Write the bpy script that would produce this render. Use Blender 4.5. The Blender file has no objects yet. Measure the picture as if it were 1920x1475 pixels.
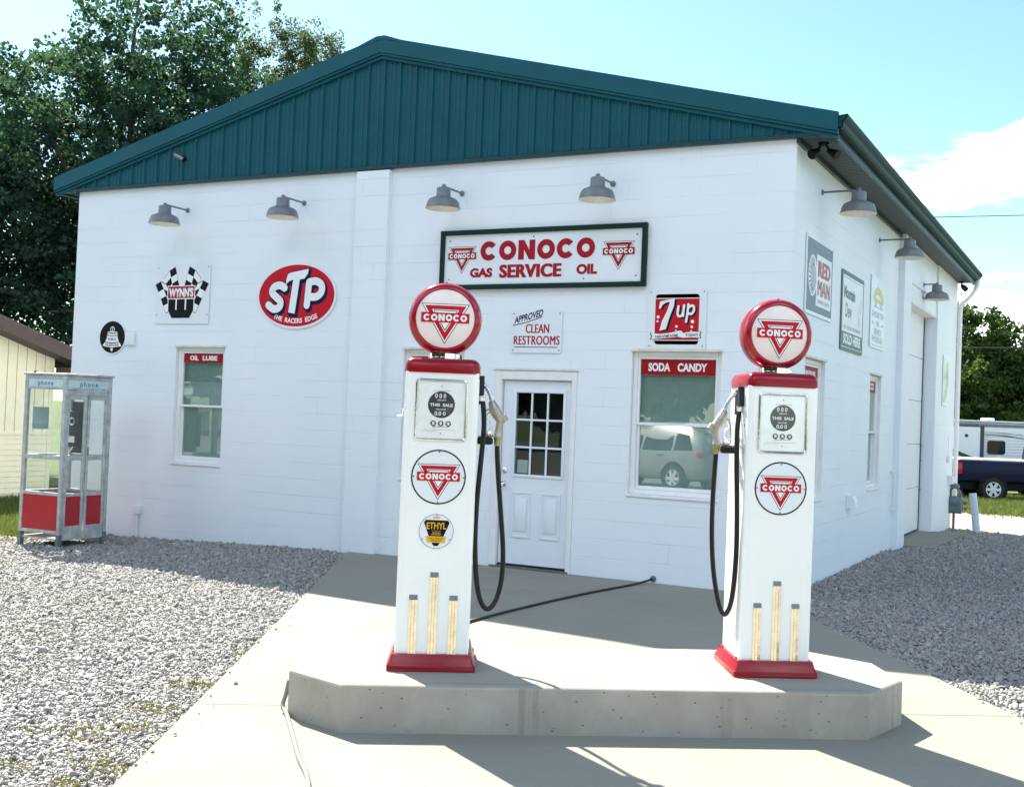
import bpy, bmesh, math, random
import numpy as np
from mathutils import Vector, Matrix, noise as mnoise
S = bpy.context.scene
COL = S.collection
R = math.radians

# ------------------------------------------------------------------ camera
cam_d = bpy.data.cameras.new("camera")
cam = bpy.data.objects.new("camera", cam_d); COL.objects.link(cam)
cam_d.sensor_fit = 'HORIZONTAL'; cam_d.sensor_width = 36.0
cam_d.lens = 2129.126 / 1920 * 36
cam_d.shift_x = -97.624 / 1920; cam_d.shift_y = 0.0
cam_d.clip_start = 0.05; cam_d.clip_end = 3000
YAW, PIT, ROL = -0.4575, 0.0221, 0.0388
_f = Vector((math.sin(YAW)*math.cos(PIT), math.cos(YAW)*math.cos(PIT), math.sin(PIT)))
_r0 = Vector((math.cos(YAW), -math.sin(YAW), 0)); _u0 = _r0.cross(_f)
_r = math.cos(ROL)*_r0 + math.sin(ROL)*_u0; _u = -math.sin(ROL)*_r0 + math.cos(ROL)*_u0
M = Matrix((( _r.x, _u.x, -_f.x, 3.0083), (_r.y, _u.y, -_f.y, -11.1985), (_r.z, _u.z, -_f.z, 1.6897), (0, 0, 0, 1)))
cam.matrix_world = M
S.camera = cam

# ------------------------------------------------------------------ light
SUN = Vector((-0.82, 0.50, 1.0)).normalized()
SUN_EL = math.asin(SUN.z); SUN_AZ = math.atan2(SUN.x, SUN.y)
sl = bpy.data.lights.new("sun", 'SUN'); sl.energy = 3.7; sl.angle = R(0.53); sl.color = (1.0, 0.94, 0.83)
so = bpy.data.objects.new("sun", sl); COL.objects.link(so)
so.rotation_euler = (-SUN).to_track_quat('-Z', 'Y').to_euler(); so.location = (-20, 12, 30)

W = bpy.data.worlds.new("World"); S.world = W; W.use_nodes = True
nt = W.node_tree; N = nt.nodes; L = nt.links; N.clear()
def nn(t, **k):
    n = N.new(t)
    for a, b in k.items(): setattr(n, a, b)
    return n
def mth(op, a, b=None, c=None):
    n = nn('ShaderNodeMath', operation=op)
    for i, x in enumerate((a, b, c)):
        if x is None: continue
        if isinstance(x, (int, float)): n.inputs[i].default_value = x
        else: L.new(x, n.inputs[i])
    return n.outputs[0]
sky = nn('ShaderNodeTexSky', sky_type='NISHITA', sun_disc=False)
sky.sun_elevation = SUN_EL; sky.sun_rotation = SUN_AZ; sky.altitude = 200; sky.air_density = 1.05; sky.dust_density = .5; sky.ozone_density = 1.0
tc = nn('ShaderNodeTexCoord')
sep = nn('ShaderNodeSeparateXYZ'); L.new(tc.outputs['Generated'], sep.inputs[0])
az = mth('MULTIPLY', mth('ARCTAN2', sep.outputs[0], sep.outputs[1]), 57.2958)
el = mth('MULTIPLY', mth('ARCSINE', sep.outputs[2]), 57.2958)
comb = nn('ShaderNodeCombineXYZ'); L.new(mth('MULTIPLY', az, 0.10), comb.inputs[0]); L.new(mth('MULTIPLY', el, 0.34), comb.inputs[1])
nz = nn('ShaderNodeTexNoise'); nz.inputs['Scale'].default_value = 1.5; nz.inputs['Detail'].default_value = 8; nz.inputs['Roughness'].default_value = 0.6
L.new(comb.outputs[0], nz.inputs['Vector'])
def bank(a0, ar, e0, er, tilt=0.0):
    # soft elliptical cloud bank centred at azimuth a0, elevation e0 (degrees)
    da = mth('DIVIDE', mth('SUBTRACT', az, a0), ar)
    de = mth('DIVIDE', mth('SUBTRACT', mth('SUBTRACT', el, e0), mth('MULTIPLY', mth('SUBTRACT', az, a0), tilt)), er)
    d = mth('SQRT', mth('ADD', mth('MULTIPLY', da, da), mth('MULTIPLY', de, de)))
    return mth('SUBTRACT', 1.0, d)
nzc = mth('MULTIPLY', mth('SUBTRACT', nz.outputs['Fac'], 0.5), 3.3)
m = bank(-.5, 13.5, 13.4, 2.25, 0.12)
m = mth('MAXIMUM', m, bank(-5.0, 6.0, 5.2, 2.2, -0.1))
for b in ((38, 18, 15, 5), (80, 20, 30, 11), (125, 26, 42, 19), (172, 28, 36, 19), (-140, 26, 42, 19), (-98, 18, 24, 11)):  # unseen bright banks beside and behind the camera, added to fill the shaded walls
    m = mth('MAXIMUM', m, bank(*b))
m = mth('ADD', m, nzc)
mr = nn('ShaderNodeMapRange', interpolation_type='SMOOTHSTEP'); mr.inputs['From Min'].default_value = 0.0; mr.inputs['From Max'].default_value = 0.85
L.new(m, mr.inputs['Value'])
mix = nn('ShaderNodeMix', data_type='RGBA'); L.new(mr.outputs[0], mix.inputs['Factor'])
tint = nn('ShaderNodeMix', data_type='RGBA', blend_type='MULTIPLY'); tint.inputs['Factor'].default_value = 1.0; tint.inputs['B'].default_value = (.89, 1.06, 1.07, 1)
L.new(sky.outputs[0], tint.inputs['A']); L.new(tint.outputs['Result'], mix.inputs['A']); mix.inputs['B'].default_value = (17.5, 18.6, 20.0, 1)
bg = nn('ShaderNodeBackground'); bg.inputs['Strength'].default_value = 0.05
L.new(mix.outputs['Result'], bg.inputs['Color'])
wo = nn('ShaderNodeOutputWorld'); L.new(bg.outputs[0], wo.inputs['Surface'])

S.view_settings.view_transform = 'Standard'; S.view_settings.look = 'None'
S.view_settings.exposure = 2.1; S.view_settings.gamma = 1.0; S.view_settings.use_curve_mapping = False
S.render.engine = 'CYCLES'
S.cycles.max_bounces = 8; S.cycles.transparent_max_bounces = 24; S.cycles.diffuse_bounces = 4; S.cycles.glossy_bounces = 4
S.cycles.sample_clamp_indirect = 6.0
try:
    S.cycles.use_denoising = True
except Exception: pass

# ------------------------------------------------------------------ materials
MATS = {}
class NT:
    def __init__(s, name):
        s.m = bpy.data.materials.new(name); s.m.use_nodes = True
        s.t = s.m.node_tree; s.t.nodes.clear()
        s.out = s.n('ShaderNodeOutputMaterial')
    def n(s, t, **k):
        x = s.t.nodes.new(t)
        for a, b in k.items():
            if a == 'ins':
                for q, v in b.items():
                    if hasattr(v, 'is_output'): s.t.links.new(v, x.inputs[q])
                    else: x.inputs[q].default_value = v
            else: setattr(x, a, b)
        return x
    def math(s, op, a, b=0.0, clamp=False):
        return s.n('ShaderNodeMath', operation=op, use_clamp=clamp, ins={0: a, 1: b}).outputs[0]
    def obj(s): return s.n('ShaderNodeTexCoord').outputs['Object']
    def scale(s, vec, sc):
        return s.n('ShaderNodeMapping', ins={'Vector': vec, 'Scale': sc}).outputs[0]
    def noise(s, vec, scale, detail=3, rough=.55):
        return s.n('ShaderNodeTexNoise', ins={'Vector': vec, 'Scale': scale, 'Detail': detail, 'Roughness': rough}).outputs['Fac']
    def ramp(s, fac, a, b, c0=(0, 0, 0, 1), c1=(1, 1, 1, 1)):
        r = s.n('ShaderNodeValToRGB', ins={0: fac}); e = r.color_ramp.elements
        e[0].position = a; e[0].color = c0; e[1].position = b; e[1].color = c1
        return r.outputs[0]
    def mix(s, f, a, b, bt='MIX'):
        return s.n('ShaderNodeMix', data_type='RGBA', blend_type=bt, ins={'Factor': f, 'A': a, 'B': b}).outputs['Result']
    def bump(s, h, st, dist=.01, nrm=None):
        i = {'Height': h, 'Strength': st, 'Distance': dist}
        if nrm is not None: i['Normal'] = nrm
        return s.n('ShaderNodeBump', ins=i).outputs[0]
    def princ(s, **k):
        i = {}
        for q, v in k.items(): i[q.replace('_', ' ')] = v
        p = s.n('ShaderNodeBsdfPrincipled', ins=i); return p.outputs[0]
    def fin(s, sh): s.t.links.new(sh, s.out.inputs['Surface']); MATS[s.m.name] = s.m; return s.m
def c4(c): return (c[0], c[1], c[2], 1)
def pm(name, col, rough=.5, metal=0.0, var=.12, vs=6.0, bump=0.0, bs=60.0, coat=0.0, spec=.5):
    t = NT(name); o = t.obj()
    nf = t.noise(o, vs, 5, .6)
    lo = tuple(x*(1-var) for x in col); hi = tuple(min(1, x*(1+var*.6)) for x in col)
    c = t.mix(t.ramp(nf, .3, .7), c4(lo), c4(hi))
    k = dict(Base_Color=c, Roughness=rough, Metallic=metal, Specular_IOR_Level=spec)
    if coat: k['Coat_Weight'] = coat
    if bump: k['Normal'] = t.bump(t.noise(o, bs, 4), bump, .01)
    return t.fin(t.princ(**k))

def block_mat(name, axis):
    t = NT(name); o = t.obj()
    sp = t.n('ShaderNodeSeparateXYZ', ins={0: o})
    v = t.n('ShaderNodeCombineXYZ', ins={0: sp.outputs[axis], 1: sp.outputs[2]}).outputs[0]
    br = t.n('ShaderNodeTexBrick', offset=.5, ins={'Vector': v, 'Scale': 1.0, 'Mortar Size': .006, 'Mortar Smooth': .6, 'Brick Width': .406, 'Row Height': .2032, 'Bias': 0.0,
        'Color1': (.45, .45, .45, 1), 'Color2': (.55, .55, .55, 1)})
    rows = t.n('ShaderNodeTexBrick', offset=0.0, ins={'Vector': v, 'Scale': 1.0, 'Mortar Size': .0055, 'Mortar Smooth': .5, 'Brick Width': 500.0, 'Row Height': .2032})
    patch = t.ramp(t.noise(t.scale(o, (.6, .6, 1.6)), 1.5, 4, .6), .42, .66)
    patch2 = t.ramp(t.noise(o, 2.1, 4, .6), .50, .68)
    mort = t.math('MAXIMUM', t.math('MULTIPLY', rows.outputs['Fac'], patch), t.math('MULTIPLY', br.outputs['Fac'], patch2))
    fine = t.noise(o, 90, 5, .65)
    mid = t.noise(o, 6, 4, .6)
    h = t.math('SUBTRACT', t.math('ADD', t.math('MULTIPLY', fine, .35), t.math('MULTIPLY', mid, .35)), t.math('MULTIPLY', mort, .95))
    b = t.bump(h, .62, .007)
    # weather marks: faint chips and grime with shapes of their own
    chip = t.ramp(t.noise(t.scale(o, (5, 5, 22)), 1.6, 6, .7), .70, .76)
    col = t.mix(t.ramp(t.noise(o, .8, 4), .3, .7), (.77, .81, .86, 1), (.81, .845, .885, 1))
    col = t.mix(t.math('MULTIPLY', chip, .22), col, (.52, .53, .54, 1))
    col = t.mix(t.math('MULTIPLY', mort, .035), col, (.42, .44, .46, 1))
    tone = t.n('ShaderNodeMix', data_type='RGBA', blend_type='MULTIPLY', ins={'Factor': .03, 'A': col, 'B': br.outputs['Color']}).outputs['Result']
    return t.fin(t.princ(Base_Color=tone, Roughness=.55, Normal=b))
block_mat('painted block front', 0); block_mat('painted block side', 1)

def concrete(name, base, ang, broom=True):
    t = NT(name); o = t.obj()
    rot = t.n('ShaderNodeMapping', ins={'Vector': o, 'Rotation': (0, 0, -ang)}).outputs[0]
    big = t.noise(rot, .9, 6, .65); med = t.noise(rot, 7, 5, .6)
    streak = t.noise(t.scale(rot, (1.2, 70, 1)), 2.0, 4, .6)
    wide = t.noise(t.scale(rot, (.35, 9, 1)), 1.2, 4, .6)
    c = t.mix(t.ramp(big, .25, .75), c4([x*.86 for x in base]), c4([x*1.08 for x in base]))
    c = t.mix(t.math('MULTIPLY', t.ramp(med, .45, .8), .25), c, c4([x*.8 for x in base]))
    if broom:
        c = t.mix(t.math('MULTIPLY', t.ramp(streak, .45, .75), .22), c, c4([x*.78 for x in base]))
        c = t.mix(t.math('MULTIPLY', t.ramp(wide, .5, .72), .30), c, c4((base[0]*.86, base[1]*.82, base[2]*.72)))
    spots = t.ramp(t.noise(o, 38, 2, .5), .73, .78)
    c = t.mix(t.math('MULTIPLY', spots, .5), c, (.12, .11, .10, 1))
    h = t.math('ADD', t.math('MULTIPLY', streak, .5 if broom else .1), t.noise(o, 130, 4))
    return t.fin(t.princ(Base_Color=c, Roughness=.85, Specular_IOR_Level=.15, Normal=t.bump(h, .35, .003)))
ISL = math.atan2(1.493, 2.438)
concrete('broomed concrete', (.268, .260, .216), ISL)
concrete('island top concrete', (.31, .30, .255), ISL)
concrete('drive concrete', (.38, .345, .285), 0.3)

def formed():
    t = NT('formed concrete'); o = t.obj()
    big = t.noise(o, 2.2, 6, .65)
    st = t.noise(t.scale(o, (9, 9, .55)), 1.0, 5, .65)
    c = t.mix(t.ramp(big, .25, .75), (.29, .262, .222, 1), (.45, .415, .365, 1))
    c = t.mix(t.math('MULTIPLY', t.math('MULTIPLY', t.ramp(st, .52, .68), t.ramp(t.noise(t.scale(o, (1, 1, .15)), 1.7, 2), .50, .62)), .75), c, (.15, .145, .105, 1))
    vo = t.n('ShaderNodeTexVoronoi', ins={'Vector': t.scale(o, (1, 1, 1.6)), 'Scale': 22.0, 'Randomness': 1.0})
    sel = t.math('GREATER_THAN', t.n('ShaderNodeSeparateColor', ins={0: vo.outputs['Color']}).outputs[0], .25)
    rad = t.math('MULTIPLY', t.n('ShaderNodeSeparateColor', ins={0: vo.outputs['Color']}).outputs[1], .16)
    pit = t.math('MULTIPLY', t.math('LESS_THAN', vo.outputs['Distance'], rad), sel)
    gate = t.ramp(t.noise(o, 3.0, 3), .30, .42)
    pit = t.math('MULTIPLY', pit, gate)
    crack = t.ramp(t.noise(t.scale(o, (3, 3, 14)), 1.5, 7, .75), .64, .69)
    c = t.mix(t.math('MULTIPLY', t.math('MAXIMUM', pit, t.math('MULTIPLY', crack, .45)), .75), c, (.07, .065, .06, 1))
    h = t.math('SUBTRACT', t.math('MULTIPLY', t.noise(o, 60, 5, .65), .4), pit)
    return t.fin(t.princ(Base_Color=c, Roughness=.85, Normal=t.bump(h, .6, .006)))
formed()

def gravel_base():
    t = NT('gravel bed'); o = t.obj()
    vo = t.n('ShaderNodeTexVoronoi', ins={'Vector': o, 'Scale': 34.0})
    v2 = t.n('ShaderNodeTexVoronoi', ins={'Vector': o, 'Scale': 75.0})
    c = t.ramp(t.n('ShaderNodeSeparateColor', ins={0: vo.outputs['Color']}).outputs[0], 0, 1, (.22, .213, .20, 1), (.38, .365, .34, 1))
    c = t.mix(t.math('MULTIPLY', t.ramp(t.noise(o, .7, 4), .5, .75), .35), c, (.30, .27, .20, 1))
    h = t.math('ADD', t.math('MULTIPLY', vo.outputs['Distance'], -1.0), t.math('MULTIPLY', v2.outputs['Distance'], -.5))
    return t.fin(t.princ(Base_Color=c, Roughness=.9, Normal=t.bump(h, 1.0, .03)))
gravel_base()
def stones():
    t = NT('crushed limestone'); o = t.obj()
    g = t.n('ShaderNodeNewGeometry').outputs['Random Per Island']
    c = t.n('ShaderNodeValToRGB', ins={0: g}); e = c.color_ramp.elements
    e[0].position = 0; e[0].color = (.14, .138, .134, 1); e[1].position = 1; e[1].color = (.43, .412, .382, 1)
    x = e.new(.12); x.color = (.23, .226, .214, 1); x = e.new(.6); x.color = (.315, .304, .284, 1)
    col = t.mix(t.math('MULTIPLY', t.ramp(t.noise(o, .6, 5, .6), .52, .72), .30), c.outputs[0], (.36, .31, .22, 1))
    col = t.mix(.25, col, t.ramp(t.noise(o, 160, 3), .3, .7, (.20, .19, .18, 1), (.50, .48, .45, 1)))
    return t.fin(t.princ(Base_Color=col, Roughness=.85))
stones()
def leaf(name, a, b, trans=.45, sat=1.0):
    t = NT(name); o = t.obj()
    g = t.n('ShaderNodeNewGeometry').outputs['Random Per Island']
    c = t.mix(g, c4(a), c4(b))
    d = t.princ(Base_Color=c, Roughness=.6, Specular_IOR_Level=.12)
    tr = t.n('ShaderNodeBsdfTranslucent', ins={'Color': t.mix(.5, c, (b[0]*1.7, b[1]*1.7, b[2]*.7, 1))}).outputs[0]
    return t.fin(t.n('ShaderNodeMixShader', ins={0: trans, 1: d, 2: tr}).outputs[0])
leaf('maple leaf', (.015, .046, .043), (.046, .096, .054), .42)
leaf('feather leaf', (.045, .095, .058), (.115, .155, .075), .4)
leaf('ash leaf', (.03, .065, .02), (.075, .125, .03), .35)
leaf('grass blade', (.050, .085, .022), (.135, .165, .055), .35)
leaf('weed blade', (.07, .10, .022), (.20, .17, .06), .3)
def turf():
    t = NT('turf'); o = t.obj()
    c = t.mix(t.ramp(t.noise(o, 1.4, 6, .65), .3, .7), (.05, .085, .02, 1), (.11, .14, .04, 1))
    c = t.mix(t.math('MULTIPLY', t.ramp(t.noise(o, .5, 5, .6), .55, .7), .5), c, (.22, .19, .10, 1))
    return t.fin(t.princ(Base_Color=c, Roughness=.95, Normal=t.bump(t.noise(o, 50, 4), .8, .03)))
turf()
pm('bark', (.10, .08, .062), .9, var=.4, vs=9, bump=.9, bs=18)
pm('white trim', (.80, .80, .80), .45, var=.05, vs=8)
pm('vinyl white', (.82, .82, .82), .35, var=.03)
pm('aged trim', (.72, .69, .60), .6, var=.12, vs=12, bump=.2)
pm('door paint', (.74, .79, .84), .38, var=.03, vs=3)
pm('interior dark', (.02, .022, .024), .9)
pm('blind slat', (.42, .51, .49), .6, var=.05)
pm('banner red', (.32, .004, .010), .5, var=.06, spec=.2)
pm('letter white', (.81, .83, .84), .5, var=.03)
pm('panel white', (.77, .80, .835), .3, var=.03, vs=5)
pm('panel edge', (.35, .36, .37), .4, .6)
pm('sign red', (.52, .006, .020), .5, var=.05, spec=.2)
pm('sign maroon', (.36, .008, .020), .5, var=.06, spec=.2)
pm('faded red', (.40, .13, .17), .5, var=.1)
pm('sign black', (.006, .007, .009), .5, var=.1, spec=.15)
pm('sign navy', (.005, .008, .045), .5, spec=.15)
pm('sign green', (.004, .028, .022), .5, var=.1, spec=.2)
pm('faded green', (.10, .17, .15), .5, var=.12)
pm('faded slate', (.17, .23, .28), .5, var=.08)
pm('faded yellow', (.66, .66, .25), .5, var=.1)
pm('pale grey print', (.42, .46, .50), .5, var=.1)
pm('mid grey print', (.16, .17, .18), .4, var=.1)
pm('sign yellow', (.75, .42, .01), .4, var=.05)
pm('screw steel', (.25, .25, .26), .35, .9)
pm('teal steel', (.0050, .080, .106), .45, var=.10, vs=2.5, spec=.25)
pm('dark teal trim', (.004, .040, .050), .35, var=.1)
pm('soffit green', (.020, .046, .043), .5, var=.08)
pm('gutter green', (.006, .042, .042), .5, var=.1, spec=.12)
pm('lamp grey', (.165, .18, .195), .42, var=.15, vs=10)
pm('lamp inside', (.86, .83, .73), .5, var=.04)
pm('bulb glass', (.85, .82, .74), .2)
pm('pump white', (.89, .89, .88), .16, var=.03, vs=3, coat=.5)
pm('pump red', (.27, .002, .010), .22, var=.08, vs=3, coat=.15, spec=.3)
pm('globe red', (.33, .002, .018), .15, var=.06, vs=3, coat=.35, spec=.4)
pm('globe lens backlit', (.86, .74, .70), .18, var=.04, vs=4, coat=.4)  # pink tone stands in for sun glowing through the red globe
pm('strip metal', (.86, .80, .66), .14, 1.0, var=.18, vs=16, bump=.35, bs=11)
pm('chrome', (.82, .82, .84), .08, 1.0, var=.08, vs=14)
pm('worn chrome', (.78, .77, .74), .16, 1.0, var=.15, vs=20, bump=.15, bs=30)
pm('dial face', (.96, .96, .94), .38, .35, var=.12, vs=7)
pm('dial dark', (.045, .05, .055), .3, var=.25, vs=30)
pm('nozzle alloy', (.42, .38, .32), .38, .75, var=.2, vs=25, bump=.1)
pm('brass', (.38, .33, .16), .4, .8, var=.2, vs=30)
pm('rubber', (.008, .009, .010), .4, var=.2, vs=20, spec=.3)
pm('rubber dull', (.014, .013, .016), .6, var=.3)
pm('cord grey', (.22, .22, .21), .5, var=.15)
pm('booth aluminium', (.47, .49, .485), .5, .2, var=.34, vs=9, bump=.08)
pm('booth header', (.52, .66, .66), .4, var=.06)
pm('booth letter', (.06, .21, .36), .4, var=.1)
pm('booth red', (.42, .010, .02), .4, var=.12, vs=4)
pm('pale blue plate', (.38, .55, .58), .4, var=.1)
pm('phone black', (.015, .016, .018), .4)
pm('house cream', (.93, .86, .64), .6, var=.04)
pm('house groove', (.42, .38, .28), .8)
pm('house brown', (.085, .052, .045), .55, var=.15)
pm('roof shingle', (.13, .10, .085), .9, var=.35, vs=14, bump=.6, bs=30)
pm('overhead door white', (.78, .79, .80), .45, var=.04)
pm('joint dark', (.10, .095, .085), .9, var=.2)
pm('grey enamel', (.14, .19, .20), .45, .3, var=.25, vs=14)
pm('rusty pipe', (.22, .12, .08), .8, .2, var=.4, vs=22)
pm('bollard grey', (.55, .60, .66), .5, var=.12, vs=8)
pm('rv white', (.78, .78, .80), .35, var=.04)
pm('rv dark', (.035, .038, .05), .4)
pm('rv grey', (.16, .16, .18), .4)
pm('truck blue', (.003, .004, .034), .4, var=.1, coat=.12, spec=.2)
pm('truck teal', (.012, .045, .065), .3, var=.1, coat=.3)
pm('tyre', (.012, .012, .012), .8, var=.3)
pm('rim alloy', (.66, .67, .69), .35, .3, var=.1)
pm('car glass', (.012, .016, .02), .05, var=.1)
pm('tail lamp red', (.45, .012, .02), .2)
pm('suv silver', (.36, .38, .38), .22, .4, var=.04, coat=.7)
pm('wire black', (.14, .15, .17), .6)
pm('paper', (.62, .68, .64), .7)
pm('asphalt', (.16, .155, .15), .9, var=.2, bump=.5, bs=80)
def glass(name, tint, lo, hi):
    t = NT(name)
    bf = t.n('ShaderNodeNewGeometry').outputs['Backfacing']
    fr = t.n('ShaderNodeFresnel', ins={'IOR': t.math('SUBTRACT', 1.5, t.math('MULTIPLY', bf, 1.5-1/1.5))}).outputs[0]
    f = t.n('ShaderNodeMapRange', ins={'Value': fr, 'From Min': .04, 'From Max': 1.0, 'To Min': lo, 'To Max': hi}).outputs[0]
    nb = t.bump(t.noise(t.obj(), 2.5, 2), .015, .02)
    tr = t.n('ShaderNodeBsdfTransparent', ins={'Color': c4(tint)}).outputs[0]
    gl = t.n('ShaderNodeBsdfGlossy', ins={'Color': (1, 1, 1, 1), 'Roughness': 0.0, 'Normal': nb}).outputs[0]
    return t.fin(t.n('ShaderNodeMixShader', ins={0: f, 1: tr, 2: gl}).outputs[0])
glass('window glass', (.90, .95, .94), .105, .9)
glass('booth glass', (.955, .975, .97), .034, .6)
glass('door glass', (.80, .86, .85), .035, .8)
glass('dial glass', (.99, .99, .99), .04, .8)
def mirror():
    t = NT('foil print'); o = t.obj()
    return t.fin(t.princ(Base_Color=t.mix(t.ramp(t.noise(o, 3, 3), .4, .6), (.30, .31, .29, 1), (.70, .72, .74, 1)), Roughness=.3, Metallic=.25))
mirror()

# ------------------------------------------------------------------ builders
def tag(o, label=None, cat=None, group=None, kind=None):
    if label: o['label'] = label
    if cat: o['category'] = cat
    if group: o['group'] = group
    if kind: o['kind'] = kind
    return o
def thing(name, label, cat, loc=(0, 0, 0), rz=0.0, group=None):
    o = bpy.data.objects.new(name, None); COL.objects.link(o)
    o.empty_display_size = .2; o.location = loc; o.rotation_euler = (0, 0, rz)
    return tag(o, label, cat, group)
def link(name, me, parent=None, loc=None, rz=0.0):
    o = bpy.data.objects.new(name, me); COL.objects.link(o)
    if parent is not None: o.parent = parent
    if loc is not None: o.location = loc
    if rz: o.rotation_euler = (0, 0, rz)
    return o
class MB:
    def __init__(s): s.bm = bmesh.new(); s.mats = []
    def mi(s, m):
        if m not in s.mats: s.mats.append(m)
        return s.mats.index(m)
    def face(s, vs, m):
        try:
            f = s.bm.faces.new(vs); f.material_index = s.mi(m); return f
        except ValueError: return None
    def poly(s, pts, m):
        return s.face([s.bm.verts.new(p) for p in pts], m)
    def box(s, x0, x1, y0, y1, z0, z1, m, bevel=0.0, seg=2, top=None):
        P = [(x0, y0, z0), (x1, y0, z0), (x1, y1, z0), (x0, y1, z0), (x0, y0, z1), (x1, y0, z1), (x1, y1, z1), (x0, y1, z1)]
        v = [s.bm.verts.new(p) for p in P]
        fs = [s.face([v[i] for i in q], m) for q in ((0, 3, 2, 1), (4, 5, 6, 7), (0, 1, 5, 4), (1, 2, 6, 5), (2, 3, 7, 6), (3, 0, 4, 7))]
        if bevel:
            es = set(e for f in fs for e in f.edges)
            if top == 'top': es = set(e for e in fs[1].edges) | set(e for e in es if abs(e.verts[0].co.z-e.verts[1].co.z) > 1e-6)
            if top == 'vert': es = set(e for e in es if abs(e.verts[0].co.z-e.verts[1].co.z) > 1e-6)
            r = bmesh.ops.bevel(s.bm, geom=list(es), offset=bevel, segments=seg, profile=.5, affect='EDGES')
            for f in r['faces']: f.material_index = s.mi(m)
        return v
    def prism(s, pts, z0, z1, m, mtop=None):
        a = [s.bm.verts.new((p[0], p[1], z0)) for p in pts]; b = [s.bm.verts.new((p[0], p[1], z1)) for p in pts]
        n = len(pts)
        for i in range(n): s.face([a[i], a[(i+1) % n], b[(i+1) % n], b[i]], m)
        s.face(b, mtop or m); s.face(a[::-1], m)
    def extr(s, pts, d, m):
        a = [s.bm.verts.new(p) for p in pts]; b = [s.bm.verts.new(Vector(p)+Vector(d)) for p in pts]
        n = len(pts)
        for i in range(n): s.face([a[i], a[(i+1) % n], b[(i+1) % n], b[i]], m)
        s.face(b, m); s.face(a[::-1], m)
    def tube(s, pts, r, m, n=10, caps=True):
        P = [Vector(p) for p in pts]; rs = r if isinstance(r, (list, tuple)) else [r]*len(P)
        rings = []; up = None
        for i, p in enumerate(P):
            d = (P[min(i+1, len(P)-1)]-P[max(i-1, 0)])
            if d.length < 1e-9: d = Vector((0, 0, 1))
            d.normalize()
            if up is None:
                up = d.orthogonal().normalized()
            up = (up - d*up.dot(d));
            up = up.normalized() if up.length > 1e-6 else d.orthogonal().normalized()
            w = d.cross(up)
            rings.append([s.bm.verts.new(p+(up*math.cos(a)+w*math.sin(a))*rs[i]) for a in [2*math.pi*k/n for k in range(n)]])
        for a, b in zip(rings, rings[1:]):
            for k in range(n): s.face([a[k], a[(k+1) % n], b[(k+1) % n], b[k]], m)
        if caps:
            s.face(rings[0][::-1], m); s.face(rings[-1], m)
    def lathe(s, prof, m, n=40, axis='Z', c=(0, 0, 0), cap=True):
        """prof: list of (radius, height) or (radius, height, material of the band that follows)"""
        rings = []
        for p in prof:
            r, h = p[0], p[1]; ring = []
            for k in range(n):
                a = 2*math.pi*k/n; x, y = r*math.cos(a), r*math.sin(a)
                q = (x, y, h) if axis == 'Z' else ((x, h, y) if axis == 'Y' else (h, x, y))
                ring.append(s.bm.verts.new((q[0]+c[0], q[1]+c[1], q[2]+c[2])))
            rings.append(ring)
        for i in range(len(rings)-1):
            mm = prof[i][2] if len(prof[i]) > 2 else m
            a, b = rings[i], rings[i+1]
            for k in range(n): s.face([a[k], a[(k+1) % n], b[(k+1) % n], b[k]], mm)
        if cap and prof[0][0] > 1e-4: s.face(rings[0][::-1], prof[0][2] if len(prof[0]) > 2 else m)
        if cap and prof[-1][0] > 1e-4: s.face(rings[-1], m)
    def mesh(s, smooth=35, recalc=True, merge=False):
        if merge: bmesh.ops.remove_doubles(s.bm, verts=s.bm.verts, dist=1e-5)
        if recalc: bmesh.ops.recalc_face_normals(s.bm, faces=s.bm.faces)
        me = bpy.data.meshes.new('mesh'); s.bm.to_mesh(me); s.bm.free()
        for m in s.mats: me.materials.append(MATS[m])
        if smooth:
            for p in me.polygons: p.use_smooth = True
            me.set_sharp_from_angle(angle=R(smooth))
        return me
    def build(s, name, parent=None, loc=None, rz=0.0, **k):
        me = s.mesh(**k); me.name = name
        return link(name, me, parent, loc, rz)
def crom(pts, n=8):
    P = [Vector(p) for p in pts]; out = []
    for i in range(len(P)-1):
        p0 = P[max(i-1, 0)]; p1 = P[i]; p2 = P[i+1]; p3 = P[min(i+2, len(P)-1)]
        for k in range(n):
            t = k/n
            out.append(.5*((2*p1)+(p2-p0)*t+(2*p0-5*p1+4*p2-p3)*t*t+(3*p1-p0-3*p2+p3)*t**3))
    out.append(P[-1]); return out

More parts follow.
